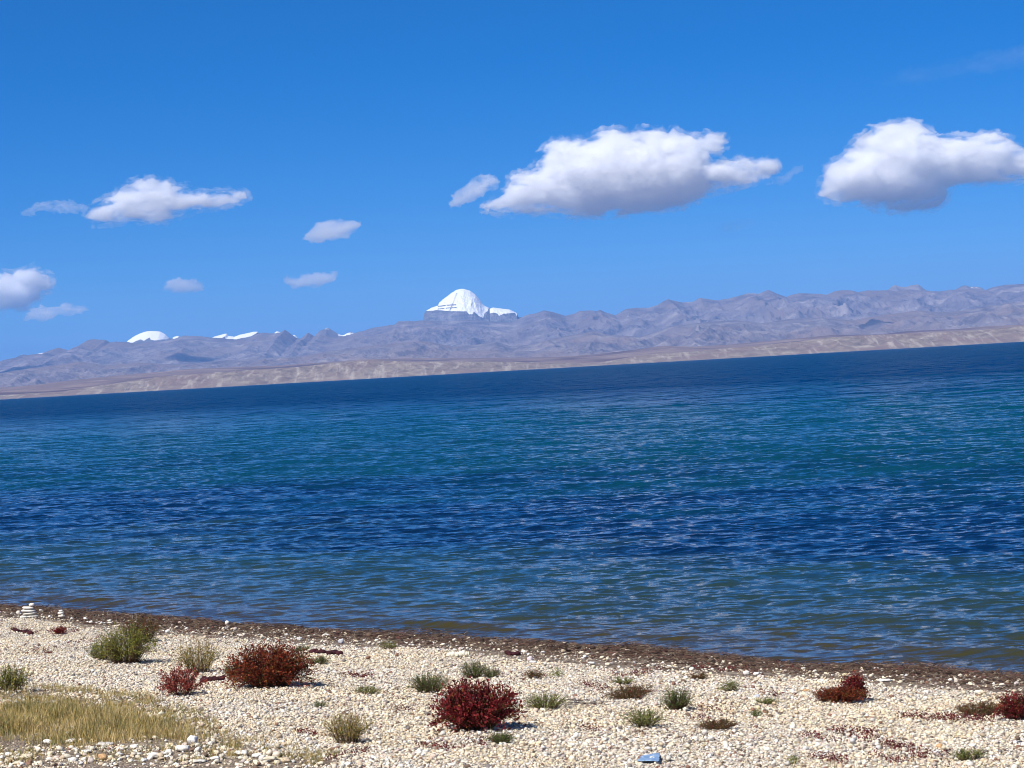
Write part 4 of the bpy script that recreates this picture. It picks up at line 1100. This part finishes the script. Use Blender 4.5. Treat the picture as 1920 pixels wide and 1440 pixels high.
# long knobbly white stone
r = np.random.default_rng(4)
g_ = ground_pt(858, 1232); ds = g_.length / F; VV, FF, k = [], [], 0
for dx, w, h, dz in ((-16, 7, 10, 0), (-9, 8, 11, 0), (-1, 8, 10, 0), (6, 8, 11, 1), (12, 6, 12, 3), (17, 5, 9, 2), (21, 3, 9, 1)):
    v = SV * np.array((w * ds * 0.75, 5 * ds, h * ds * 0.5)) * (1 + 0.1 * SN(SV[:, 0] * 3 + dx, SV[:, 2] * 3)[:, None])
    v += np.array((dx * ds, 0, h * ds * 0.4 + dz * ds * 0.4)); VV.append(v); FF.append(SF + k); k += len(SV)
o = mesh_np("stone", np.vstack(VV), np.vstack(FF), stone_mat, colors=np.tile((0.74, 0.69, 0.55), (k, 1)))
o.location = g_ + Vector((0, 0.03, 0))
tag(o, "long knobbly white stone lying on the wrack behind the crimson bush", "stone", GS)
# scattered medium stones along the wrack: one stuff object
x = []; y = []
tt = r_.uniform(-32, -3, 1500); ss = r_.uniform(0.4, 2.7, 1500)
W = np.interp(tt, _st, _sw)
x = tt * TV[0] + (ss + W) * NV[0]; y = tt * TV[1] + (ss + W) * NV[1]
o = blob_mesh("gravel", x, y, 0.010 * np.exp(np.clip(r_.normal(0, 0.45, 1500), -1, 0.8)) + 0.003, stone_cols(1500, r_, 0.0) * 1.05, r_, (0.4, 0.7), 0.2, base=subdiv(*icosa()), zoff=0.012)
tag(o, "pale stones sprinkled over the brown wrack", kind="stuff")
x, y = scatter_poly(P2, 420, r_)
o = blob_mesh("gravel", x, y, 0.013 * np.exp(np.clip(r_.normal(0, 0.45, 420), -1, 0.65)), stone_cols(420, r_, 0.1), r_, (0.4, 0.75), 0.25, base=subdiv(*icosa()))
tag(o, "small stones strewn over the soil in front of the grass", kind="stuff")

# ------------------------------------------------------------ blue plastic scrap
def plastic():
    P_ = [(1192, 1430), (1204, 1421), (1218, 1419), (1232, 1417), (1240, 1418), (1239, 1437), (1228, 1436), (1205, 1434), (1194, 1433)]
    A = np.array([ground_pt(*p)[:2] for p in P_])
    c = A.mean(0); A = c + (A - c) * np.array((0.86, 0.75))
    n = 26
    xs = np.linspace(A[:, 0].min(), A[:, 0].max(), n); ys = np.linspace(A[:, 1].min(), A[:, 1].max(), n)
    X, Y = np.meshgrid(xs, ys); q = Perlin(9)
    H = 0.012 + 0.012 * q.ridged(X * 9, Y * 7, 3) + 0.010 * (X - xs[0]) / (xs[-1] - xs[0])
    Z = ground_z(X, Y) + H
    ins = in_poly(X, Y, A); keep = ins[:-1, :-1] | ins[1:, 1:]
    o = mesh_np("plastic_sheet", np.stack([X, Y, Z], -1).reshape(-1, 3), grid_quads(n, n, keep), None)
    a = Mat("blue_film"); a.bsdf.inputs["Base Color"].default_value = (0.20, 0.32, 0.52, 1); a.bsdf.inputs["Roughness"].default_value = 0.25
    nn = a.noise(a.coords(), 30, 4, 0.6, 0.5); a.l(a.ramp(nn.outputs[0], [(0.35, (0.16, 0.26, 0.42)), (0.6, (0.28, 0.40, 0.56)), (0.75, (0.55, 0.66, 0.78))]), a.bsdf.inputs["Base Color"]); a.bump(nn.outputs[0], 0.6, 0.01)
    o.data.materials.append(a.m)
    sm_ = o.modifiers.new("thick", 'SOLIDIFY'); sm_.thickness = 0.002
    tag(o, "crumpled blue plastic scrap lying on the pebbles at the bottom edge", "plastic scrap")
plastic()

# ------------------------------------------------------------ lone dry grass stalks by the water and twigs
def stalk(px, py, hpx, dxpx, label, bend=0.4, rad=0.0013, colr=(0.55, 0.50, 0.40), cat="dry stalk", tuft=True, name="dry_stalk"):
    g_ = ground_pt(px, py); ds = g_.length / F
    H, DX = hpx * ds, dxpx * ds; VV = []; k = 9
    for i in range(k):
        u = i / (k - 1)
        c = Vector((DX * u ** 1.7, 0, H * (u - bend * u ** 3) / (1 - bend * 0.66)))
        rd = rad * (1 - 0.5 * u) * (2.2 if (tuft and u > 0.7 and u < 0.99) else 1)
        for q in range(4):
            an = q * math.pi / 2 + 0.3; VV.append((c.x + rd * math.cos(an), c.y + rd * math.sin(an), c.z))
    Q = [(4 * i + j, 4 * i + (j + 1) % 4, 4 * i + 4 + (j + 1) % 4, 4 * i + 4 + j) for i in range(k - 1) for j in range(4)]
    o = mesh_np(name, VV, Q, dry_mat, colors=np.tile(colr, (len(VV), 1)))
    o.location = g_
    return tag(o, label, cat, "dry stalks and twigs")
stalk(193, 1168, 26, 3, "short pale stalk left of the low two-stone pile, left of its neighbour", 0.3)
stalk(201, 1168, 27, 4, "pale curved stalk rising right behind the low two-stone pile", 0.3)
stalk(219, 1172, 23, -1, "thin straight stalk at the left flank of the brown and green bush", 0.1)
stalk(252, 1195, 48, -2, "tall straw stalk in front of the brown and green bush, left of two", 0.1)
stalk(257, 1196, 50, 1, "tall straw stalk in front of the brown and green bush, right of two", 0.05)
stalk(96, 1158, 16, 12, "thin stalk bending right between the large cairn and the three-stone one", 0.5)
stalk(318, 1175, 15, 28, "long arching straw right of the brown and green bush", 0.75)
stalk(918, 1220, 18, 9, "thin straw leaning right in the wrack, above the crimson bush", 0.1)
stalk(663, 1196, 16, 7, "thin straw leaning over the water's edge right of the bluish grey blobs", 0.1)
stalk(1033, 1424, 26, 2, "forked dark twig standing on the pebbles left of the blue plastic, straight prong", 0.05, 0.0016, (0.10, 0.06, 0.045), "twig", False, "twig")
stalk(1033, 1420, 18, 10, "forked dark twig standing on the pebbles left of the blue plastic, slanting prong", 0.05, 0.0014, (0.10, 0.06, 0.045), "twig", False, "twig")
stalk(873, 1405, 20, -6, "thin dark twig standing below the crimson bush", 0.1, 0.0015, (0.12, 0.06, 0.05), "twig", False, "twig")
stalk(1918, 1300, 22, 1, "thin dark reed standing in the wrack at the right edge", 0.05, 0.0016, (0.16, 0.11, 0.08), "reed", False, "reed")
# scatter of dark broken twigs
r = np.random.default_rng(19); n = 90
pts = np.array([ground_pt(1062 + 73 * r.random(), 1316 + 11 * r.random()) for _ in range(n)])
o = strands("twigs", pts[:, 0], pts[:, 1], pts[:, 2] + 0.02, r.uniform(0.03, 0.08, n), r.uniform(0.004, 0.007, n), np.tile((0.055, 0.045, 0.05), (n, 1)), r, dry_mat, 0.25)
tag(o, "scatter of broken blackish twigs right of the pale yellow-green plant", kind="stuff")

# ------------------------------------------------------------ air
hz = bpy.data.materials.new("haze_air"); hz.use_nodes = True
nt = hz.node_tree; nt.nodes.clear()
ho = nt.nodes.new("ShaderNodeOutputMaterial"); hv = nt.nodes.new("ShaderNodeVolumePrincipled")
hv.inputs["Density"].default_value = 1.95e-5
hv.inputs["Color"].default_value = (0.20, 0.47, 1.0, 1)
nt.links.new(hv.outputs[0], ho.inputs["Volume"]); hz.cycles.homogeneous_volume = True
x, y0, y1, zb, zt = 70000, -70000, 90000, -8.0, 1950.0
HV = [(-x, y0, zb), (x, y0, zb), (x, y1, zb), (-x, y1, zb), (-x, y0, zt), (x, y0, zt), (x, y1, zt), (-x, y1, zt)]
HQ = [(0, 3, 2, 1), (4, 5, 6, 7), (0, 1, 5, 4), (1, 2, 6, 5), (2, 3, 7, 6), (3, 0, 4, 7)]
haze = mesh_np("haze", HV, HQ, hz, smooth=False)
tag(haze, kind="stuff")
